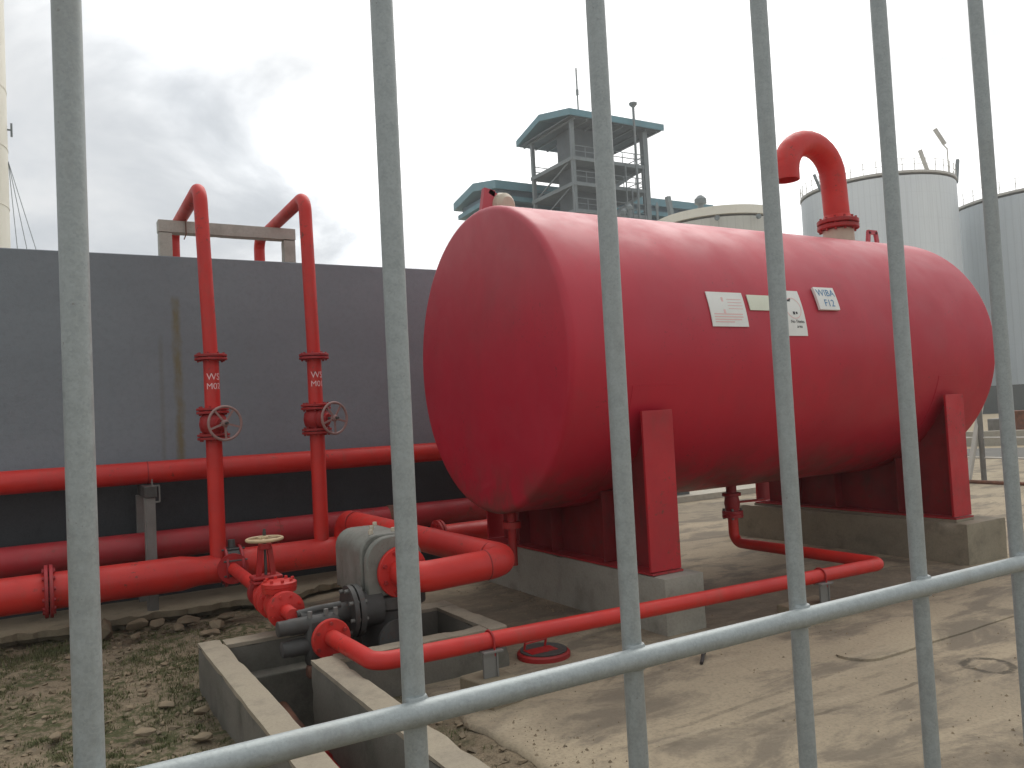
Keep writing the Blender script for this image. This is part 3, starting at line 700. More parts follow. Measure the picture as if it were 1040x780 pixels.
# ================================================================== RISERS
def riser(X, xt, label, txt, wheel_off, wmat, ydown, flm):
    t = thing('riser_pipe', label, 'pipe', (X, 7.25, 0.58), 'riser pipes over the wall')
    m = M(); m.tube([(X, 7.25, 0.50), (X, 7.25, 1.55)], 0.066, n=24); m.build('lower_pipe', RED, t)
    m = M(); m.tube([(X, 7.25, 1.80), (X, 7.25, 2.21)], 0.064, n=24); m.build('spool', RED, t)
    m = M(); m.tube([(X, 7.25, 2.26), (xt, 7.25, 3.70), (xt+0.02, ydown, 3.70), (xt+0.02, ydown, 2.4)], 0.058, 0.13, 24, 10); m.build('upper_pipe', RED, t)
    flange(t, (X, 7.25, 2.235), (0, 0, 1), 0.132, 0.022, 8, flm)
    flange(t, (X, 7.25, 1.78), (0, 0, 1), 0.132, 0.022, 8)
    flange(t, (X, 7.25, 1.56), (0, 0, 1), 0.132, 0.022, 8)
    m = M(); m.lathe((X, 7.25, 1.585), (0, 0, 1), [(0.075, 0), (0.105, 0.03), (0.115, 0.085), (0.105, 0.14), (0.075, 0.175)], 24)
    b = m.build('valve_body', RED_FL, t)
    wx = X+wheel_off; wy = 7.00
    d = V((wx-X, wy-7.25, 0)).normalized(); c = V((X, 7.25, 1.668))
    m = M(); m.lathe(c+d*0.07, d, [(0.085, 0), (0.085, 0.03), (0.05, 0.05), (0.04, 0.10)], 20); m.build('bonnet', RED_FL, b)
    m = M(); m.cyl(c+d*0.16, c+d*0.27, 0.014, n=10); m.build('stem', DKIRON, b)
    handwheel(t, c+d*0.25, d, 0.138, wmat, 0.0115, 5, 0.35)
    def onp(z0):
        def f(co):
            a = co.x/0.064+0.10; rr = 0.0645+co.z; return V((X+rr*math.sin(a), 7.25-rr*math.cos(a), z0+co.y))
        return f
    put_text(txt[0], 0.080, t, WHITEPR, onp(2.065)); put_text(txt[1], 0.072, t, WHITEPR, onp(1.985))
riser(1.295, 1.255, 'red riser pipe with wheel valve, nearer the thick bar, left of the pair', ('WS', 'M02'), 0.05, WHEEL, 8.95, RED_FL)
riser(2.185, 2.16, 'red riser pipe with wheel valve, right of the pair and nearer the vessel', ('WS', 'M01'), 0.10, WHEEL, 9.1, RED_OLD)

# ================================================================== HEADER PIPES
HZ = 0.46
t = thing('header_pipe', 'thick red header pipe with bolted flanges along the slab', 'pipe', (0, 7.25, 0.2))
m = M(); m.lathe((-8, 7.25, HZ-0.01), (1, 0, 0.0), [(0.14, 0), (0.14, 9.0), (0.118, 9.13), (0.118, 9.30)], 32); m.build('pipe_section', RED, t)
m = M(); m.cyl((1.46, 7.25, HZ+0.01), (3.05, 7.25, HZ+0.01), 0.128, n=32); m.build('pipe_section', RED, t)
m = M(); m.lathe((3.05, 7.25, HZ+0.01), (1, 0, 0), [(0.128, 0), (0.095, 0.15), (0.095, 0.27)], 28); m.build('reducer', RED_OLD, t)
m = M(); m.lathe((3.36, 7.25, HZ+0.012), (1, 0, 0), [(0.11, 0), (0.112, 0.2), (0.112, 0.56), (0.105, 0.572)], 28); m.build('end_section', RED, t)
flange(t, (0.05, 7.25, HZ-0.01), (1, 0, 0), 0.20, 0.028, 12, RED_OLD)
flange(t, (3.34, 7.25, HZ+0.01), (1, 0, 0), 0.165, 0.026, 8)
for x in (1.33, 1.455):
    m = M(); m.lathe((x, 7.25, HZ), (1, 0, 0), [(0.165, 0), (0.17, 0.004), (0.17, 0.02), (0.165, 0.024)], 28); m.build('flange', RED_OLD, t)
m = M(); m.cyl((1.355, 7.25, HZ), (1.454, 7.25, HZ), 0.15, n=24); m.build('valve_body', DKIRON, t)
m = M(); m.cyl((1.405, 7.25, HZ+0.14), (1.405, 7.25, HZ+0.22), 0.03, n=12); m.build('valve_neck', DKIRON, t)
m = M()
for i in range(8):
    a = 2*math.pi*(i+0.5)/8; m.cyl((1.31, 7.25+0.158*math.cos(a), HZ+0.158*math.sin(a)), (1.50, 7.25+0.158*math.cos(a), HZ+0.158*math.sin(a)), 0.009, n=6)
m.build('bolts', DKIRON, t, kind='stuff')
for x, w in ((0.42, 0.10), (2.9, 0.12), (-1.8, 0.12)):
    M().box(x-w, 7.19, -0.03, x+w, 7.42, 0.305).build('support_block', CONC_SLAB, t, 30, 0.01) if x != 0.42 else None

t = thing('wall_pipe', 'red pipe running along the wall at bracket height, upper of two', 'pipe', (0, 7.95, 1.2))
m = M(); m.cyl((-9, 7.93, 1.275), (0.838, 7.93, 1.27), 0.098, n=28); m.build('pipe_section', RED, t)
m = M(); m.cyl((0.842, 7.93, 1.27), (4.9, 7.93, 1.265), 0.098, n=28); m.build('pipe_section', RED, t)
m = M(); m.torus((0.84, 7.93, 1.27), (1, 0, 0), 0.097, 0.006, 28, 6); m.build('weld_bead', RED_FL, t)
t = thing('ground_pipe', 'dull red pipe low along the wall behind the header, lower of two', 'pipe', (0, 7.85, 0.5))
m = M(); m.cyl((-9, 7.85, 0.63), (4.9, 7.85, 0.63), 0.125, n=28); m.build('pipe_section', RED_OLD, t)
m = M(); m.torus((1.95, 7.85, 0.63), (1, 0, 0), 0.124, 0.007, 28, 6); m.build('weld_bead', RED_FL, t)
m = M(); m.lathe((3.05, 7.85, 0.63), (1, 0, 0), [(0.126, 0), (0.134, 0.015), (0.134, 0.10), (0.126, 0.115)], 28); m.build('coupling', RUSTY, t)

t = thing('pipe_bracket', 'grey steel post bracket clamped under the upper wall pipe', 'bracket', (0.8, 7.8, 0.12))
M().box(0.785, 7.58, 0.11, 0.86, 7.64, 1.07).build('post', STEELGREY, t, 30, 0.004)
M().box(0.772, 7.585, 0.11, 0.784, 7.635, 1.07).build('web', STEELGREY, t, 30)
M().box(0.755, 8.05, 0.11, 0.83, 8.11, 1.07).build('post', STEELGREY, t, 30, 0.004)
M().box(0.775, 7.56, 1.072, 0.875, 8.15, 1.165).build('cross_bar', DKIRON, t, 30, 0.004)
m = M(); m.bar((0.895, 7.59, 1.03), (0.895, 7.59, 1.165), 0.012); m.bar((0.83, 7.585, 1.03), (0.897, 7.585, 1.03), 0.012); m.bar((0.83, 7.585, 1.168), (0.897, 7.585, 1.168), 0.012); m.cyl((0.84, 7.59, 1.165), (0.84, 7.59, 1.225), 0.006, n=6)
m.build('clamp', STEELGREY, t)

# ================================================================== BRANCH LINE WITH VALVES
t = thing('branch_line', 'small red branch pipe with a wheel gate valve and check valve', 'valve', (1.35, 6.0, 0.1))
def axp(y): return V((1.385-0.03*(7.1-y), y, 0.455))
ax = (axp(5.0)-axp(7.1)).normalized()
m = M(); m.cyl(axp(7.16), axp(5.92), 0.048, n=20); m.build('pipe_section', RED, t)
m = M(); m.lathe(axp(7.13), ax, [(0.125, 0), (0.125, 0.03)], 24); m.build('flange', RED_FL, t)
flange(t, axp(5.93), ax, 0.105, 0.02, 8)
m = M(); m.lathe(axp(5.905), ax, [(0.07, 0), (0.085, 0.05), (0.095, 0.11), (0.085, 0.17), (0.07, 0.21)], 22); gb = m.build('gate_valve', RED, t)
flange(t, axp(5.67), ax, 0.115, 0.022, 8, RED)
g = axp(5.80)
m = M(); m.lathe(g+V((0, 0, 0.07)), (0, 0, 1), [(0.06, 0), (0.06, 0.02)], 18); m.build('bonnet', RED_FL, gb)
M().box(g.x-0.10, g.y-0.075, g.z+0.085, g.x+0.10, g.y+0.075, g.z+0.11).build('bonnet_flange', RED_FL, gb, 30, 0.01)
M().box(g.x-0.10, g.y-0.075, g.z+0.114, g.x+0.10, g.y+0.075, g.z+0.14).build('bonnet_flange', RED_FL, gb, 30, 0.01)
m = M()
m.bar(g+V((-0.05, 0, 0.14)), g+V((-0.03, 0, 0.33)), 0.034, 0.03, (0, 1, 0)); m.bar(g+V((0.05, 0, 0.14)), g+V((0.03, 0, 0.33)), 0.034, 0.03, (0, 1, 0))
m.lathe(g+V((0, 0, 0.32)), (0, 0, 1), [(0.045, 0), (0.045, 0.035)], 14); m.build('yoke', RED_FL, gb)
m = M(); m.cyl(g+V((0, 0, 0.12)), g+V((0, 0, 0.455)), 0.010, n=10); m.build('stem', DKIRON, gb)
handwheel(t, g+V((0, 0, 0.385)), (0, 0, 1), 0.118, BRASS, 0.012, 5, 0.2, 0.026)
m = M(); m.cyl(axp(5.64), axp(5.52), 0.055, n=20); m.build('spool', RED, t)
m = M(); m.lathe(axp(5.53), ax, [(0.06, 0), (0.09, 0.05), (0.10, 0.12), (0.09, 0.2), (0.065, 0.26)], 22); cb = m.build('check_valve', RED, t)
g = axp(5.40)
m = M(); m.lathe(g+V((0, 0, 0.06)), (0, 0, 1), [(0.08, 0), (0.08, 0.03), (0.108, 0.032), (0.112, 0.06), (0.108, 0.062), (0.112, 0.066), (0.112, 0.09), (0.10, 0.098)], 24); m.build('cover', RED, cb)
m = M()
for i in range(8):
    a = 2*math.pi*i/8; m.cyl(g+V((0.088*math.cos(a), 0.088*math.sin(a), 0.08)), g+V((0.088*math.cos(a), 0.088*math.sin(a), 0.175)), 0.011, n=6)
m.build('bolts', RED, cb, kind='stuff')
flange(t, axp(5.56), ax, 0.115, 0.022, 8, RED); flange(t, axp(5.24), ax, 0.115, 0.022, 8, RED)
m = M(); m.cyl(axp(5.22), axp(5.04), 0.042, n=18); m.build('outlet', RED, t)

# ================================================================== PROPORTIONER IN THE PIT
t = thing('proportioner', 'grey box valve housing on a dark iron body standing in the pit', 'valve', (2.0, 5.2, -0.4))
def housing(x0, x1, z0, z1, y0, y1, rr=0.10, n=6):
    pl = [(x0, z0), (x1, z0)]
    for k in range(n+1): a = math.pi/2*k/n; pl.append((x1-rr+rr*math.cos(a), z1-rr+rr*math.sin(a)))
    for k in range(n+1): a = math.pi/2+math.pi/2*k/n; pl.append((x0+rr+rr*math.cos(a), z1-rr+rr*math.sin(a)))
    m = M(); N = len(pl)
    m.v = [V((x, y0, z)) for x, z in pl]+[V((x, y1, z)) for x, z in pl]
    m.f = [tuple(range(N)), tuple(reversed(range(N, 2*N)))]+[(i, (i+1) % N, N+(i+1) % N, N+i) for i in range(N)]
    return m
h = housing(1.80, 2.20, 0.475, 0.87, 5.135, 5.66, 0.12).build('housing', GREYBOX, t, 25, 0.012)
housing(1.825, 2.18, 0.50, 0.845, 5.105, 5.134, 0.13).build('seam', DKIRON, h, 25)
housing(1.806, 2.196, 0.478, 0.862, 5.045, 5.104, 0.16).build('cover', GREYBOX, h, 25, 0.01)
for x, y in ((1.9, 5.2), (2.08, 5.6), (2.06, 5.2), (1.98, 5.4)):
    m = M(); m.cyl((x, y, 0.86), (x, y, 0.895), 0.016, n=6); m.build('bolt', BEIGE, h)
m = M(); m.lathe((2.04, 5.04, 0.625), (0, -1, 0), [(0.165, 0), (0.17, 0.004), (0.17, 0.03), (0.165, 0.034)], 32); fl = m.build('flange', RED, t)
m = M()
for i in range(8):
    a = 2*math.pi*(i+0.5)/8; m.cyl((2.04+0.137*math.cos(a), 5.04, 0.625+0.137*math.sin(a)), (2.04+0.137*math.cos(a), 4.985, 0.625+0.137*math.sin(a)), 0.014, n=6)
m.build('bolts', RED_FL, fl, kind='stuff')
m = M(); m.lathe((2.02, 5.22, -0.40), (0, 0, 1), [(0.20, 0), (0.20, 0.08), (0.16, 0.10), (0.17, 0.35), (0.20, 0.6), (0.20, 0.78), (0.24, 0.80), (0.24, 0.872)], 28); m.build('lower_body', DKIRON, t)
m = M(); m.lathe((1.90, 5.10, 0.41), (-1, 0, 0), [(0.11, 0), (0.11, 0.14), (0.165, 0.142), (0.165, 0.175), (0.10, 0.178), (0.10, 0.185), (0.165, 0.187), (0.165, 0.215)], 28); m.build('side_flange', DKIRON, t)
m = M()
for i in range(8):
    a = 2*math.pi*(i+0.3)/8; m.cyl((1.66, 5.10+0.138*math.cos(a), 0.41+0.138*math.sin(a)), (1.775, 5.10+0.138*math.cos(a), 0.41+0.138*math.sin(a)), 0.013, n=6)
m.build('bolts', STEELGREY, t, kind='stuff')
m = M(); m.lathe((1.95, 4.98, 0.22), (0, -1, 0), [(0.10, 0), (0.10, 0.04), (0.13, 0.042), (0.13, 0.07)], 22); m.build('front_cover', DKIRON, t)
m = M(); m.tube([(1.70, 5.10, 0.41), (1.50, 5.06, 0.41), (1.35, 5.04, 0.42)], 0.065, 0.08, 18); m.build('inlet', DKIRON, t)

t = thing('strainer', 'small dark iron strainer with two round ends beside the pit wall', 'valve', (1.4, 4.95, 0.2))
m = M(); m.lathe((1.50, 4.97, 0.405), (-1, 0, 0.0), [(0.05, 0), (0.05, 0.22), (0.046, 0.23), (0.046, 0.29), (0.04, 0.295)], 20); m.build('end_barrel', DKIRON, t)
m = M(); m.lathe((1.50, 4.97, 0.28), (-1, 0, 0.0), [(0.052, 0), (0.052, 0.22), (0.048, 0.23), (0.048, 0.27), (0.04, 0.275)], 20); m.build('end_barrel', DKIRON, t)
M().box(1.37, 4.915, 0.15, 1.58, 5.02, 0.45).build('body', DKIRON, t, 30, 0.03)
m = M(); m.tube([(1.345, 5.03, 0.46), (1.45, 5.02, 0.475), (1.62, 5.06, 0.47)], 0.024, 0.05, 12); m.build('bypass', DKIRON, t)
for x in (1.40, 1.50, 1.56):
    m = M(); m.cyl((x, 4.95, 0.44), (x, 4.95, 0.485), 0.015, n=6); m.build('bolt', STEELGREY, t)
m = M(); m.tube([(1.45, 4.97, 0.16), (1.45, 4.97, -0.30)], 0.04, n=14); m.build('drop_leg', DKIRON, t)
M().box(1.36, 4.88, 0.10, 1.46, 4.96, 0.17).build('plug', RUSTY, t, 30, 0.015)

# ================================================================== RED SUCTION U-PIPE
t = thing('suction_pipe', 'bright red U-bent pipe joining the header to the grey housing', 'pipe', (2.5, 5.0, 0.5))
m = M(); m.tube([(2.40, 7.25, 0.48), (2.40, 7.24, 0.735), (2.74, 4.80, 0.635), (2.045, 4.80, 0.612), (2.04, 5.02, 0.625)], 0.098, 0.155, 26, 12); m.build('pipe', RED, t, 60)
m = M(); m.lathe((2.28, 5.50, 0.625), (0, -1, 0), [(0.06, 0), (0.06, 0.02)], 12)

for p, d in (((2.425, 7.02, 0.731), (0.13, -1, -0.04)), ((2.70, 5.02, 0.639), (0.13, -1, -0.04)), ((2.54, 4.80, 0.629), (1, 0, 0.03)), ((2.40, 7.25, 0.585), (0, 0, 1))):
    m = M(); m.torus(p, d, 0.0965, 0.0055, 28, 6); m.build('weld_bead', RED_FL, t)

# ================================================================== SMALL DRAIN LINE
t = thing('drain_line', 'thin red drain pipe from under the vessel round to the pit', 'pipe', (3.7, 4.12, 0.25))
m = M(); m.tube([(5.75, TY, 0.56), (5.75, TY, 0.285), (5.69, 4.12, 0.30), (1.50, 4.12, 0.35), (1.495, 4.84, 0.335)], 0.0485, 0.10, 18, 8); m.build('pipe', RED, t, 60)
m = M(); m.lathe((1.492, 4.862, 0.325), (0.06, -1, 0), [(0.115, 0), (0.12, 0.004), (0.12, 0.026), (0.115, 0.03)], 28); f0 = m.build('flange', RED, t)
m = M()
for i in range(6):
    a = 2*math.pi*(i+0.5)/6; m.cyl((1.492+0.095*math.cos(a), 4.86, 0.325+0.095*math.sin(a)), (1.492+0.095*math.cos(a), 4.815, 0.325+0.095*math.sin(a)), 0.011, n=6)
m.build('bolts', RED_FL, f0, kind='stuff')
m = M(); m.lathe((5.75, TY, 0.86), (0, 0, -1), [(0.05, 0), (0.05, 0.10), (0.09, 0.102), (0.09, 0.13), (0.065, 0.135), (0.075, 0.20), (0.065, 0.27), (0.10, 0.272), (0.10, 0.30), (0.096, 0.305), (0.10, 0.31), (0.10, 0.335), (0.055, 0.34)], 20)
vb = m.build('valve', RED_OLD, t)
M().bar((5.75, TY, 0.665), (6.16, TY-0.02, 0.655), 0.05, 0.018).build('lever', RED_FL, vb)
m = M()
for i in range(4):
    a = math.pi/2*(i+0.5); m.cyl((5.75+0.08*math.cos(a), TY+0.08*math.sin(a), 0.51), (5.75+0.08*math.cos(a), TY+0.08*math.sin(a), 0.61), 0.013, n=6)
m.build('bolts', STEELGREY, vb, kind='stuff')

def foot(label, x, z, poly, zb):
    t = thing('pipe_support', label, 'support', (x, 4.12, 0), 'concrete feet under the thin drain pipe'); y = 4.12
    m = M(); m.prism(poly, -0.02, zb); m.build('concrete_base', CONC_SLAB, t, 30, 0.012)
    M().box(x-0.045, y-0.06, zb+0.001, x+0.035, y-0.045, z-0.052).build('web', STEELGREY, t)
    M().box(x+0.035, y-0.068, zb+0.001, x+0.045, y+0.02, z-0.052).build('post', STEELGREY, t)
    M().box(x-0.05, y-0.08, z-0.051, x+0.075, y+0.08, z-0.041).build('rest', STEELGREY, t)
    m = M(); pts = [(x+0.03, y-0.055, z-0.075), (x+0.03, y-0.055, z)]
    for k in range(1, 8): a = math.pi*k/8; pts.append((x+0.03, y-0.055*math.cos(a), z+0.055*math.sin(a)))
    pts += [(x+0.03, y+0.055, z), (x+0.03, y+0.055, z-0.075)]; m.tube(pts, 0.0065, 0.004, 8, 2); m.build('u_bolt', RED_FL, t)
foot('square concrete foot and steel post under the thin pipe beside the pit', 2.15, 0.3425,
     [(2.08, 3.93), (2.29, 3.96), (2.27, 4.24), (2.02, 4.21)], 0.155)
foot('low concrete foot under the thin pipe between the two plinths', 4.93, 0.309,
     [(4.66, 3.98), (5.12, 3.99), (5.10, 4.30), (4.66, 4.28)], 0.12)

# red-rimmed hatch on the apron
t = thing('access_cover', 'round dark access cover with red rim lying on the concrete apron', 'manhole cover', (2.83, 4.60, 0.02))
m = M(); m.lathe((2.83, 4.60, 0.015), (0, 0, 1), [(0.175, 0), (0.175, 0.035), (0.165, 0.045)], 36); m.build('rim', RED_FL, t)
m = M(); m.lathe((2.83, 4.60, 0.061), (0, 0, 1), [(0.155, 0), (0.155, 0.008)], 36); m.build('lid', DKIRON, t)
M().box(2.70, 4.53, 0.0695, 2.90, 4.64, 0.073).build('painted_panel', RED_FL, t)
for x in (2.71, 2.87):
    m = M(); m.tube([(x, 4.65, 0.06), (x+0.01, 4.64, 0.13)], 0.008, n=8); m.build('handle', RED_FL, t)
m = M(); m.tube([(2.71, 4.63, 0.115), (2.88, 4.64, 0.12)], 0.006, n=8); m.build('handle', RED_FL, t)

# ================================================================== FENCE IN FRONT OF THE CAMERA
t = thing('bar_fence', 'galvanised grey pipe fence with upright bars and a cross rail', 'fence', (0.9, 1.0, 0))
bars = [-1.76, -1.40, -1.04, -0.68, -0.32, 0.040, 0.414, 0.7735, 1.142, 1.4905, 1.842, 2.20, 2.56, 2.92, 3.28, 3.64, 4.0]
for i, x in enumerate(bars):
    m = M(); m.lathe((x, 1.0, -0.05), (0, 0, 1), [(0.0151, 0)]+[(0.0151+0.00025*math.sin(k*2.1+i), 0.3*k) for k in range(1, 10)]+[(0.0151, 2.95)], 20); m.build('bar', GALV, t)
m = M(); m.cyl((-2.0, 0.98, 1.2285), (4.2, 0.98, 1.2285), 0.0158, n=22); m.build('rail', GALV, t)
m = M(); m.cyl((-2.0, 1.0, 2.97), (4.2, 1.0, 2.97), 0.0158, n=22); m.build('rail', GALV, t)
for x in bars:
    m = M(); m.lathe((x, 0.992, 1.2095), (0, 0, 1), [(0.0135, 0), (0.0158, 0.005), (0.0162, 0.019), (0.0158, 0.033), (0.0135, 0.038)], 14); m.build('weld', GALV, t)

# ================================================================== RUBBLE, STONES, GRASS, LITTER
def lump(c, s, seed, sub=1, flat=0.55):
    rnd = random.Random(seed); bm = bmesh.new(); m = M(); a = rnd.random()*6.28; ca, sa = math.cos(a), math.sin(a); kx, ky = rnd.uniform(0.9, 1.5), rnd.uniform(0.65, 1.0)
    for _ in range(11 if sub < 2 else 22):
        p = V((rnd.gauss(0, 1), rnd.gauss(0, 1), rnd.gauss(0, 1))).normalized()*rnd.uniform(0.75, 1.1); x, y = p.x*kx, p.y*ky
        bm.verts.new((x*ca-y*sa, x*sa+y*ca, p.z*flat))
    r = bmesh.ops.convex_hull(bm, input=bm.verts)
    for v in [e for e in r['geom_interior'] if isinstance(e, bmesh.types.BMVert)]: bm.verts.remove(v)
    bm.verts.index_update()
    m.v = [V(c)+v.co*s for v in bm.verts]; m.f = [tuple(v.index for v in f.verts) for f in bm.faces]; bm.free(); return m
chunks = [((0.42, 7.30, 0.07), 0.10, 'block of pale concrete standing under the header pipe beside the thick bar', 0.95),
          ((0.82, 7.36, 0.05), 0.085, 'brown rubble lump below the header, left of the riser base', 0.6),
          ((1.05, 7.33, 0.045), 0.095, 'flat broken slab piece leaning at the slab edge', 0.42),
          ((1.22, 7.02, 0.04), 0.075, 'pale grey stone beside the branch pipe', 0.6),
          ((1.14, 6.83, 0.03), 0.10, 'flat buff concrete shard on the grass', 0.3),
          ((0.63, 7.12, 0.03), 0.06, 'small dark brown stone below the header', 0.6),
          ((0.30, 6.60, 0.03), 0.035, 'small whitish pebble on bare soil', 0.6),
          ((0.76, 4.95, 0.03), 0.05, 'buff stone close to the pit curb', 0.6),
          ((0.70, 4.55, 0.03), 0.055, 'long buff stone in grass near the pit curb', 0.4),
          ((1.34, 7.22, 0.05), 0.085, 'tilted tan slab fragment under the branch flange', 0.4),
          ((0.95, 7.18, 0.03), 0.06, 'dark grey stone in front of the slab edge', 0.6),
          ((0.66, 7.40, 0.06), 0.09, 'tan chunk broken from the pipe slab, half under the header', 0.6),
          ((0.52, 5.62, 0.02), 0.04, 'ochre stone in the mossy soil beside the thick bar', 0.5),
          ((0.62, 5.25, 0.02), 0.05, 'flat ochre stone in the middle of the moss patch', 0.4),
          ((0.46, 4.85, 0.02), 0.05, 'pale brown stone low in the picture right of the thick bar', 0.5),
          ((0.05, 5.10, 0.02), 0.045, 'flat brown stone left of the thick bar', 0.4),
          ((1.62, 3.82, 0.03), 0.035, 'pale stone in the gravel strip beside the pit', 0.5)]
for i, (c, s, lb, fl) in enumerate(chunks):
    o = lump(c, s, i+3, 2, fl).build('rubble_stone', RUBBLE, None, 18, 0.004, origin=c)
    tag(o, lb, 'stone', 'loose stones and broken concrete')
m = M(); rnd = random.Random(4)
for i in range(2100):
    if i < 1400: x, y = rnd.uniform(-1.2, 0.82), rnd.uniform(3.6, 7.45)
    elif i < 1750: x, y = rnd.uniform(1.47, 1.93), rnd.uniform(2.2, 4.5)
    elif i < 1930: x, y = rnd.uniform(0.4, 1.9), rnd.uniform(5.6, 7.5)
    else: x, y = rnd.uniform(3.2, 3.72), rnd.uniform(4.7, 6.9)
    s = 0.006+0.026*rnd.random()**2.6
    if i >= 1930: s *= 0.55
    z = soil_h(x, y) if x < 1.95 else 0.022
    l = lump((x, y, z+s*0.2), s, i % 37, 0 if False else 1, 0.65) if s > 0.016 else None
    b = len(m.v)
    if l: m.v += l.v; m.f += [tuple(b+j for j in f) for f in l.f]
    else:
        a = rnd.random()*6.28
        for k in range(4): m.v.append(V((x+s*math.cos(a+k*1.57)*rnd.uniform(.7, 1.3), y+s*math.sin(a+k*1.57)*rnd.uniform(.7, 1.3), z)))
        m.v.append(V((x+s*.2, y, z+s*rnd.uniform(.5, 1)))); m.f += [(b, b+1, b+4), (b+1, b+2, b+4), (b+2, b+3, b+4), (b+3, b, b+4)]
for i in range(1500):
    if i < 900: x, y = rnd.uniform(2.0, 6.5), rnd.uniform(1.6, 5.2)
    elif i < 1200: x, y = rnd.uniform(3.55, 3.72), rnd.uniform(4.4, 7.0)
    else: x, y = rnd.uniform(1.93, 2.15)+abs(rnd.gauss(0, .12)), rnd.uniform(2.4, 4.5)
    if 3.7 < x < 4.1 and y > 4.38: continue
    s = 0.0025+0.010*rnd.random()**4; z = 0.026; b = len(m.v); a = rnd.random()*6.28
    for k in range(4): m.v.append(V((x+s*math.cos(a+k*1.57)*rnd.uniform(.7, 1.3), y+s*math.sin(a+k*1.57)*rnd.uniform(.7, 1.3), z-0.004)))
    m.v.append(V((x+s*.2, y, z+s*rnd.uniform(.4, .9)))); m.f += [(b, b+1, b+4), (b+1, b+2, b+4), (b+2, b+3, b+4), (b+3, b, b+4)]
tag(m.build('gravel', RUBBLE, None, 20, fix=False), 'loose gravel and grit scattered over soil and concrete', 'gravel', None, 'stuff')
m = M(); rnd = random.Random(9); cnt = 0
def tuft(x, y, n, hmax, spread):
    for _ in range(n):
        a = rnd.random()*6.28; q = abs(rnd.gauss(0, spread)); bx, by = x+q*math.cos(a), y+q*math.sin(a)
        if inhole(bx, by) or (0.82 < bx < 1.47 and by < 5.55): continue
        z = soil_h(bx, by)-0.004; hh = hmax*rnd.uniform(0.35, 1); w = rnd.uniform(0.0018, 0.0038); d = rnd.random()*6.28; ln = hh*rnd.uniform(0.2, 0.9)
        dx, dy = math.cos(d), math.sin(d); px, py = -dy*w, dx*w; b = len(m.v)
        m.v += [V((bx-px, by-py, z)), V((bx+px, by+py, z)), V((bx+dx*ln*.4-px*.7, by+dy*ln*.4-py*.7, z+hh*.65)), V((bx+dx*ln*.4+px*.7, by+dy*ln*.4+py*.7, z+hh*.65)), V((bx+dx*ln, by+dy*ln, z+hh))]
        m.f += [(b, b+1, b+3, b+2), (b+2, b+3, b+4)]
for i in range(1500):
    x, y = rnd.uniform(-1.3, 1.25), rnd.uniform(3.4, 7.35)
    k = mnoise.fractal(V((x*2.4, y*1.7, 7)), 0.9, 2, 4)
    if k < 0.10: continue
    tuft(x, y, rnd.randint(18, 44), 0.026, 0.045)
for i in range(110): tuft(rnd.gauss(0.78, 0.22), rnd.gauss(6.25, 0.5), rnd.randint(18, 40), 0.034, 0.08)
for i in range(60): tuft(rnd.uniform(0.50, 0.83), rnd.uniform(3.6, 5.6), rnd.randint(14, 34), 0.034, 0.05)
for i in range(110): tuft(rnd.uniform(-1.0, 0.4), rnd.uniform(6.95, 7.45), rnd.randint(14, 30), 0.05, 0.06)
for i in range(30): tuft(rnd.uniform(1.47, 1.9), rnd.uniform(2.4, 4.5), rnd.randint(3, 10), 0.03, 0.05)
tag(m.build('grass', GRASS, None, 0, fix=False), 'short patchy grass and weeds on the bare soil', 'grass', None, 'stuff')
m = M(); m.tube([(3.63, 3.95, 0.035), (3.57, 3.90, 0.05), (3.53, 3.86, 0.04), (3.47, 3.81, 0.035)], 0.011, 0.01, 7, 2)
tag(m.build('twig', LEAF, None, 40, origin=(3.55, 3.88, 0.03)), 'short dark twig lying on the concrete by the near plinth', 'twig')

# ================================================================== BACKGROUND
def far(az, D): return V((D*math.sin(R(az)), D*math.cos(R(az)), 0))
def far_tank(name, label, az, D, rad, h, mat, rim=0.25, rail=True, roof=0.6):
    c = far(az, D); t = thing(name, label, 'tank', c, 'storage tanks in the distance')
    m = M(); m.lathe(c+V((0, 0, -0.2)), (0, 0, 1), [(rad, 0), (rad, h*0.5), (rad, h-rim)], 96, False); m.build('shell', mat, t, 40)
    m = M(); m.lathe(c+V((0, 0, h-rim)), (0, 0, 1), [(rad+0.03, 0), (rad+0.08, 0.02), (rad+0.08, rim-0.02), (rad*0.98, rim), (0.3, rim+roof)], 96); m.build('roof', CREAM if mat is CLAD3 else FARWHITE, t, 40)
    if rail:
        m = M(); n = 40
        for i in range(n):
            a = 2*math.pi*i/n; p = c+V((rad*math.cos(a), rad*math.sin(a), h)); m.bar(p, p+V((0, 0, 1.1)), 0.045)
        for zz_ in (0.55, 1.1):
            m.torus(c+V((0, 0, h+zz_)), (0, 0, 1), rad, 0.022, 72, 4)
        m.build('railing', FARWHITE, t, 0, kind='stuff')
    return t, c
t, c = far_tank('storage_tank', 'tall pale grey storage tank behind the gooseneck vent', 55.23, 90, 7.18, 22.45, CLAD1)
tz = 22.4
p = c+V((-6.0, -1.6, tz)); q0 = far(57.6, 84); q0.z = 0
b0 = c+V((-2.0, -6.8, tz))
m = M(); m.bar(b0, b0+V((-0.6, 0.2, 1.9)), 0.26); m.build('leaning_post', FARWHITE, t)
b1 = c+V((1.0, -7.05, tz)); m = M(); m.bar(b1, b1+V((0, 0, 2.4)), 0.08); m.bar(b1+V((0, 0, 2.3)), b1+V((-0.5, 0.2, 2.9)), 0.08); pole = m.build('light_pole', FARWHITE, t)
m = M(); m.bar(b1+V((-0.3, 0.0, 2.7)), b1+V((-1.1, 0.4, 4.2)), 0.34, 0.22); m.build('floodlight', FARWHITE, pole)
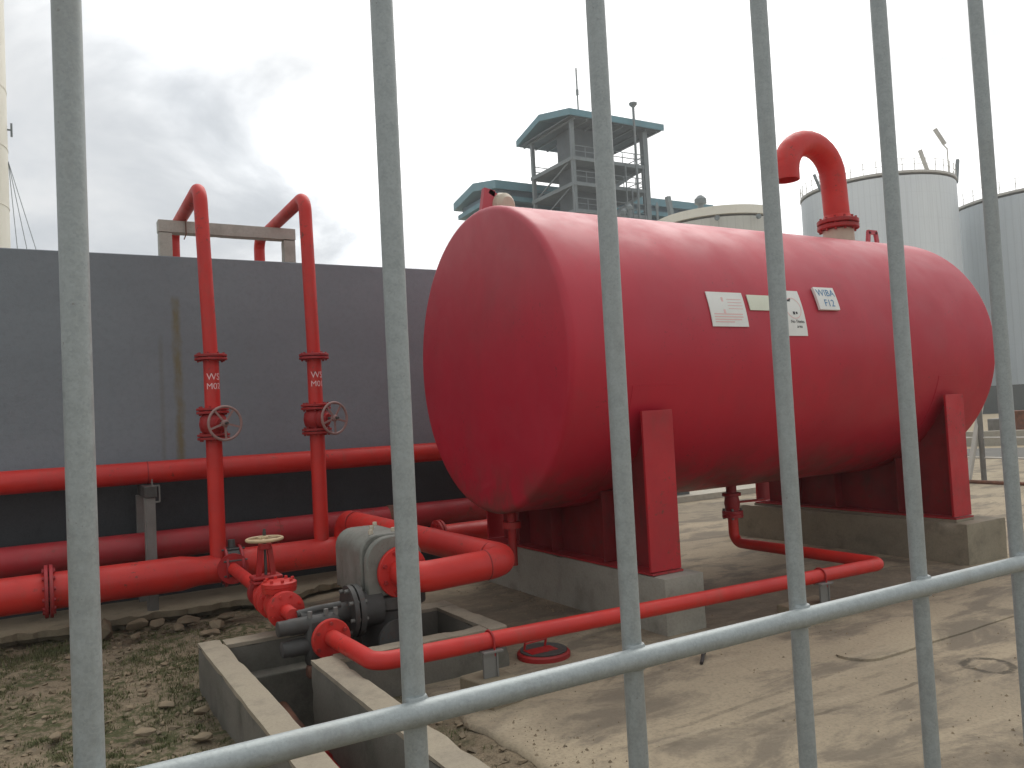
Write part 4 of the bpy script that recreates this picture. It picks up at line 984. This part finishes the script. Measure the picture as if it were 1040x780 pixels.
b2 = c+V((-7.1, 1.0, tz-0.3)); m = M(); m.bar(b2, b2+V((-0.6, 0.2, 1.6)), 0.2); m.build('leaning_post', FARSTEEL, t)
b3 = c+V((3.9, -6.0, tz)); m = M(); m.bar(b3+V((0, 0, -0.4)), b3+V((0.5, 0, 2.0)), 0.25); m.build('leaning_post', FARSTEEL, t)
t, c = far_tank('storage_tank', 'darker grey storage tank at the right edge of the view', 64.5, 100, 9.2, 20.7, CLAD2)
b0 = c+far(64.5, -9.1)+V((-0.5, 0, 20.6)); m = M(); m.bar(b0, b0+V((-1.0, 0.3, 2.6)), 0.28); m.build('leaning_post', FARSTEEL, t)
t, c = far_tank('storage_tank', 'low beige storage tank with pale rim beside the roofed tower', 45.1, 75, 5.45, 18.25, CLAD3, 0.75, False, 0.35)
for k in (3, 5):
    az = 180+R(0); a = R(225-45+(-60+20*k)); m = M(); e = V((math.cos(math.pi+math.pi/4+R(-50+17*k)), math.sin(math.pi+math.pi/4+R(-50+17*k)), 0))
    m.cyl(c+e*5.92+V((0, 0, 17.1)), c+e*6.1+V((0, 0, 17.1)), 0.22, n=10); m.build('rim_bracket', FARSTEEL, t)
m = M(); e = V((-0.86, -0.5, 0)); m.lathe(c+e*4.6+V((0, 0, 18.2)), (0, 0, 1), [(0.25, 0), (0.25, 0.5), (0.5, 0.6), (0.5, 1.0), (0.2, 1.3)], 14); m.build('roof_vent', FARSTEEL, t)

# tower with teal roof
t = thing('roofed_tower', 'open steel tower with teal roof, stacked platforms and antenna', 'tower', (51, 69.5, 0))
tx0, tx1, ty0, ty1, zr = 45.95, 58.05, 64.5, 74.8, 31.6
m = M(); yr_ = 70.0
pr = [(ty0, zr), (yr_, zr+1.25), (ty1, zr), (ty1, zr-0.65), (yr_, zr+0.55), (ty0, zr-0.65)]
for x in (tx0, tx1): m.v += [V((x, y, z)) for y, z in pr]
m.f = [(0, 1, 4, 5), (1, 2, 3, 4), (6, 7, 10, 11), (7, 8, 9, 10)]+[(i, (i+1) % 6, 6+(i+1) % 6, 6+i) for i in range(6)]
rf = m.build('roof', TEAL, t, 20)
m = M(); m.box(tx0+0.25, ty0+0.25, zr-0.72, tx1-0.25, ty1-0.25, zr-0.60); m.build('soffit', SOFFIT, rf)
m = M()
for k in range(8): x = tx0+0.8+k*1.5; m.bar((x, ty0+0.3, zr-0.80), (x, ty1-0.3, zr-0.80), 0.14, 0.18)
m.build('rafters', FARSTEEL, rf, 0, kind='stuff')
cxs_, cys_ = (46.8, 56.0), (65.5, 72.9)
for x in cxs_:
    for y in cys_:
        if x == 51.6 and y == 69.3: continue
        zt_ = zr-0.7
        m = M(); m.bar((x, y, 0), (x, y, zt_), 0.36 if (x, y) != (56.0, 65.5) else 0.6); m.build('column', FARSTEEL, t)
for z in (27.2, 24.65, 21.9, 18.0):
    m = M(); m.box(46.55, 65.25, z-0.42, 56.25, 73.15, z-0.05); pf = m.build('platform', FARSTEEL, t)
    m = M()
    for zz_ in (0.55, 1.1): 
        m.bar((46.7, 65.4, z+zz_), (56.1, 65.4, z+zz_), 0.07)
        m.bar((56.1, 65.4, z+zz_), (56.1, 73, z+zz_), 0.07); m.bar((46.7, 73, z+zz_), (56.1, 73, z+zz_), 0.07)
    for k in range(7): m.bar((46.7+k*1.566, 65.4, z), (46.7+k*1.566, 65.4, z+1.1), 0.06)
    m.build('railing', FARSTEEL, pf, 0, kind='stuff')
m = M(); m.box(47.9, 67.3, 0, 51.6, 69.8, 30.8); m.build('stair_core', SOFFIT, t)
for z0, z1 in ((18.0, 21.9), (21.9, 24.6), (24.65, 27.2)):
    m = M(); m.bar((52.2, 66.5, z0), (55.7, 66.5, z1-0.4), 0.25, 0.35); m.build('stair', FARSTEEL, t)
    m = M(); m.bar((46.8, 72.4, z0), (46.8, 66.2, z1-0.4), 0.12); m.build('brace', FARSTEEL, t)
m = M(); m.bar((48.5, 66.5, zr-0.2), (48.5, 66.5, zr+5.2), 0.11); m.bar((48.5, 66.5, zr+2.4), (48.5, 66.5, zr+3.0), 0.2); m.build('antenna', FARSTEEL, t)
m = M(); m.bar((53.7, 64.1, 15), (53.7, 64.1, 32.7), 0.18); m.lathe((53.7, 64.1, 32.7), (0, 0, 1), [(0.2, 0), (0.42, 0.25), (0.42, 0.4)], 10); m.build('vent_stack', FARSTEEL, t)
for i, (x, zt_) in enumerate(((52.9, 27), (53.6, 24.4), (55.2, 26.8))):
    m = M(); m.bar((x, 64.9, 16), (x, 64.9, zt_), 0.10); m.build('riser_conduit', FARSTEEL, t)

# long process building behind the tower
t = thing('process_building', 'long blue grey building with a flat teal eave behind the tower', 'building', (58, 80, 0))
m = M(); m.box(44.2, 76.2, 0, 74, 84.5, 24.9); m.build('wall', TEALDK, t)
m = M(); yr2 = 80.0
def gab(x0, x1, y0, y1, z, rise, th):
    m = M(); yr3 = (y0+y1)/2; pr = [(y0, z), (yr3, z+rise), (y1, z), (y1, z-th), (yr3, z+rise-th), (y0, z-th)]
    for x in (x0, x1): m.v += [V((x, y, zz_)) for y, zz_ in pr]
    m.f = [(0, 1, 4, 5), (1, 2, 3, 4), (6, 7, 10, 11), (7, 8, 9, 10)]+[(i, (i+1) % 6, 6+(i+1) % 6, 6+i) for i in range(6)]
    return m
gab(43.2, 75, 75.0, 85.2, 27.1, 1.0, 0.9).build('roof', TEAL, t, 20)
M().box(44.0, 75.9, 25.2, 74.1, 84.4, 26.4).build('frieze', TEALDK, t)
gab(43.6, 74.6, 75.3, 84.9, 25.6, 0.2, 0.5).build('lower_roof', TEAL, t, 20)
M().box(43.9, 75.8, 23.1, 74.3, 76.19, 23.7).build('sill_band', TEAL, t)
for k in range(14):
    x = 45.0+k*2.05; m = M(); m.box(x, 76.05, 23.75, x+1.3, 76.25, 24.75); w = m.build('window', FARWHITE if k in (1, 2) else GLASS, t)
t = thing('process_pipes', 'cluster of small grey vent pipes beside the tower foot', 'pipes', (60, 62, 0))
for i, (az, h, r_) in enumerate(((38.9, 20.3, 0.3), (39.3, 20.7, 0.25), (41.2, 20.6, 0.12), (42.0, 20.3, 0.12))):
    c = far(az, 78); m = M(); m.cyl(c, c+V((0, 0, h)), r_, n=10); m.lathe(c+V((0, 0, h)), (0, 0, 1), [(r_*1.3, 0), (r_*1.3, 0.3), (r_*.4, 0.6)], 10); m.build('vent_pipe', FARSTEEL, t)
c = far(42.6, 77); m = M(); m.bar(c+V((0, 0, 15)), c+V((-0.8, 0.4, 21.3)), 0.4, 0.4); m.build('leaning_chute', FARSTEEL, t)

# cream silo with guy wires at the left edge
t = thing('silo', 'cream cylindrical silo with guy wires at the far left', 'silo', (-2.63, 35, 0))
m = M(); m.lathe((-2.68, 35, 0), (0, 0, 1), [(2.02, 0), (2.02, 12), (2.02, 24), (1.4, 26)], 48); m.build('shell', CREAM, t, 30)
for z in (10.2, 12.4, 14.6):
    m = M(); m.torus((-2.68, 35, z), (0, 0, 1), 2.02, 0.018, 48, 5); m.build('seam', CREAM, t)
m = M(); m.bar((-0.68, 34.9, 13.2), (-0.52, 34.9, 13.2), 0.05); m.bar((-0.53, 34.9, 12.95), (-0.53, 34.9, 13.45), 0.07); m.build('bracket', FARSTEEL, t)
for q in ((-0.18, 35, 9.0), (0.12, 35, 8.9), (-0.45, 35, 8.8)):
    p0 = V((-0.66, 34.9, 12.0)); d = (V(q)-p0); m = M(); m.cyl(p0, p0+d*3.6, 0.012, n=5); m.build('guy_wire', FARSTEEL, t)

# yard beyond the vessel
t = thing('bund_wall', 'long dark grey bund wall at the foot of the far tanks', 'wall', far(58, 68))
d = V((math.cos(R(58)), -math.sin(R(58)), 0)); c = far(58, 68)
m = M(); m.bar(c-d*60+V((0, 0, 0.95)), c+d*40+V((0, 0, 0.95)), 0.4, 2.1); m.build('wall', BUND, t)
t = thing('kerb_wall', 'low cream concrete wall beyond the road', 'wall', far(58, 28))
c = far(58, 28); m = M(); m.bar(c-d*22+V((0, 0, 0.2)), c+d*14+V((0, 0, 0.2)), 0.3, 0.46); m.build('wall', CONC_FAR, t)
c1, c2 = far(58, 20.5), far(58, 26.5)
m = M(); m.v = [c1-d*30+V((0, 0, .012)), c1+d*20+V((0, 0, .012)), c2+d*20+V((0, 0, .012)), c2-d*30+V((0, 0, .012))]; m.f = [(0, 1, 2, 3)]
m.build('road', ASPH, None, 0, kind='structure')
t = thing('low_bund', 'low dark wall seen under the belly of the vessel', 'wall', (11, 14, 0))
m = M(); m.bar((5.6, 10.7, 0.22), (9.6, 10.7, 0.22), 0.25, 0.5); m.build('wall', BUND, t)
m = M(); m.bar((5.6, 10.6, 0.06), (11.5, 10.6, 0.06), 0.5, 0.12); m.build('footing', CONC_FAR, t)
t = thing('site_fence', 'thin post and rail fence across the yard at the right', 'fence', (14.1, 5, 0))
for y in (11.2, 8.2, 5.2, 2.2):
    m = M(); m.cyl((14.25, y, 0), (14.25, y, 1.55), 0.045, n=10); m.build('post', STEELGREY, t)
m = M(); m.bar((14.0, 8.35, 0.0), (14.35, 8.2, 1.45), 0.07); m.build('brace', FARWHITE, t)
m = M(); m.cyl((14.0, 13, 0.05), (14.0, 0, 0.05), 0.035, n=8); m.build('base_pipe', RUSTY, t)
for z in (0.45, 0.8):
    m = M(); m.cyl((14.25, 12.9, z), (14.25, 0, z), 0.016, n=8); m.build('rail', FARWHITE, t)
rnd = random.Random(12)
for i, (az, D, s, mt, nm, lb) in enumerate(((62.2, 33, 0.45, RUSTY, 'drum', 'rusty brown drum beyond the low cream wall, right edge'), (61.2, 34, 0.5, STEELGREY, 'crate', 'grey crate beyond the low cream wall near the fence post'))):
    c = far(az, D); m = M()
    if nm == 'drum': m.lathe(c, (0, 0, 1), [(0.29, 0), (0.3, 0.02), (0.3, 0.3), (0.31, 0.31), (0.3, 0.33), (0.3, 0.86), (0.31, 0.88), (0.29, 0.9)], 16)
    else: m.box(c.x-.35, c.y-.3, 0, c.x+.35, c.y+.3, .62)
    tag(m.build(nm, mt, None, 30, 0.02 if nm == 'crate' else 0, origin=c), lb, nm)

# ================================================================== HAZE
m = M(); m.box(-600, -400, -1.5, 600, 800, 42)
hm = bpy.data.materials.new('haze'); hm.use_nodes = True; ht = hm.node_tree
for n_ in list(ht.nodes): ht.nodes.remove(n_)
ho = ht.nodes.new('ShaderNodeOutputMaterial'); hv = ht.nodes.new('ShaderNodeVolumePrincipled')
hv.inputs['Color'].default_value = (0.95, 0.96, 0.97, 1); hv.inputs['Density'].default_value = 0.0013; hv.inputs['Anisotropy'].default_value = 0.2
ht.links.new(hv.outputs[0], ho.inputs['Volume'])
hz = m.build('haze', hm, None, 0, kind='stuff')
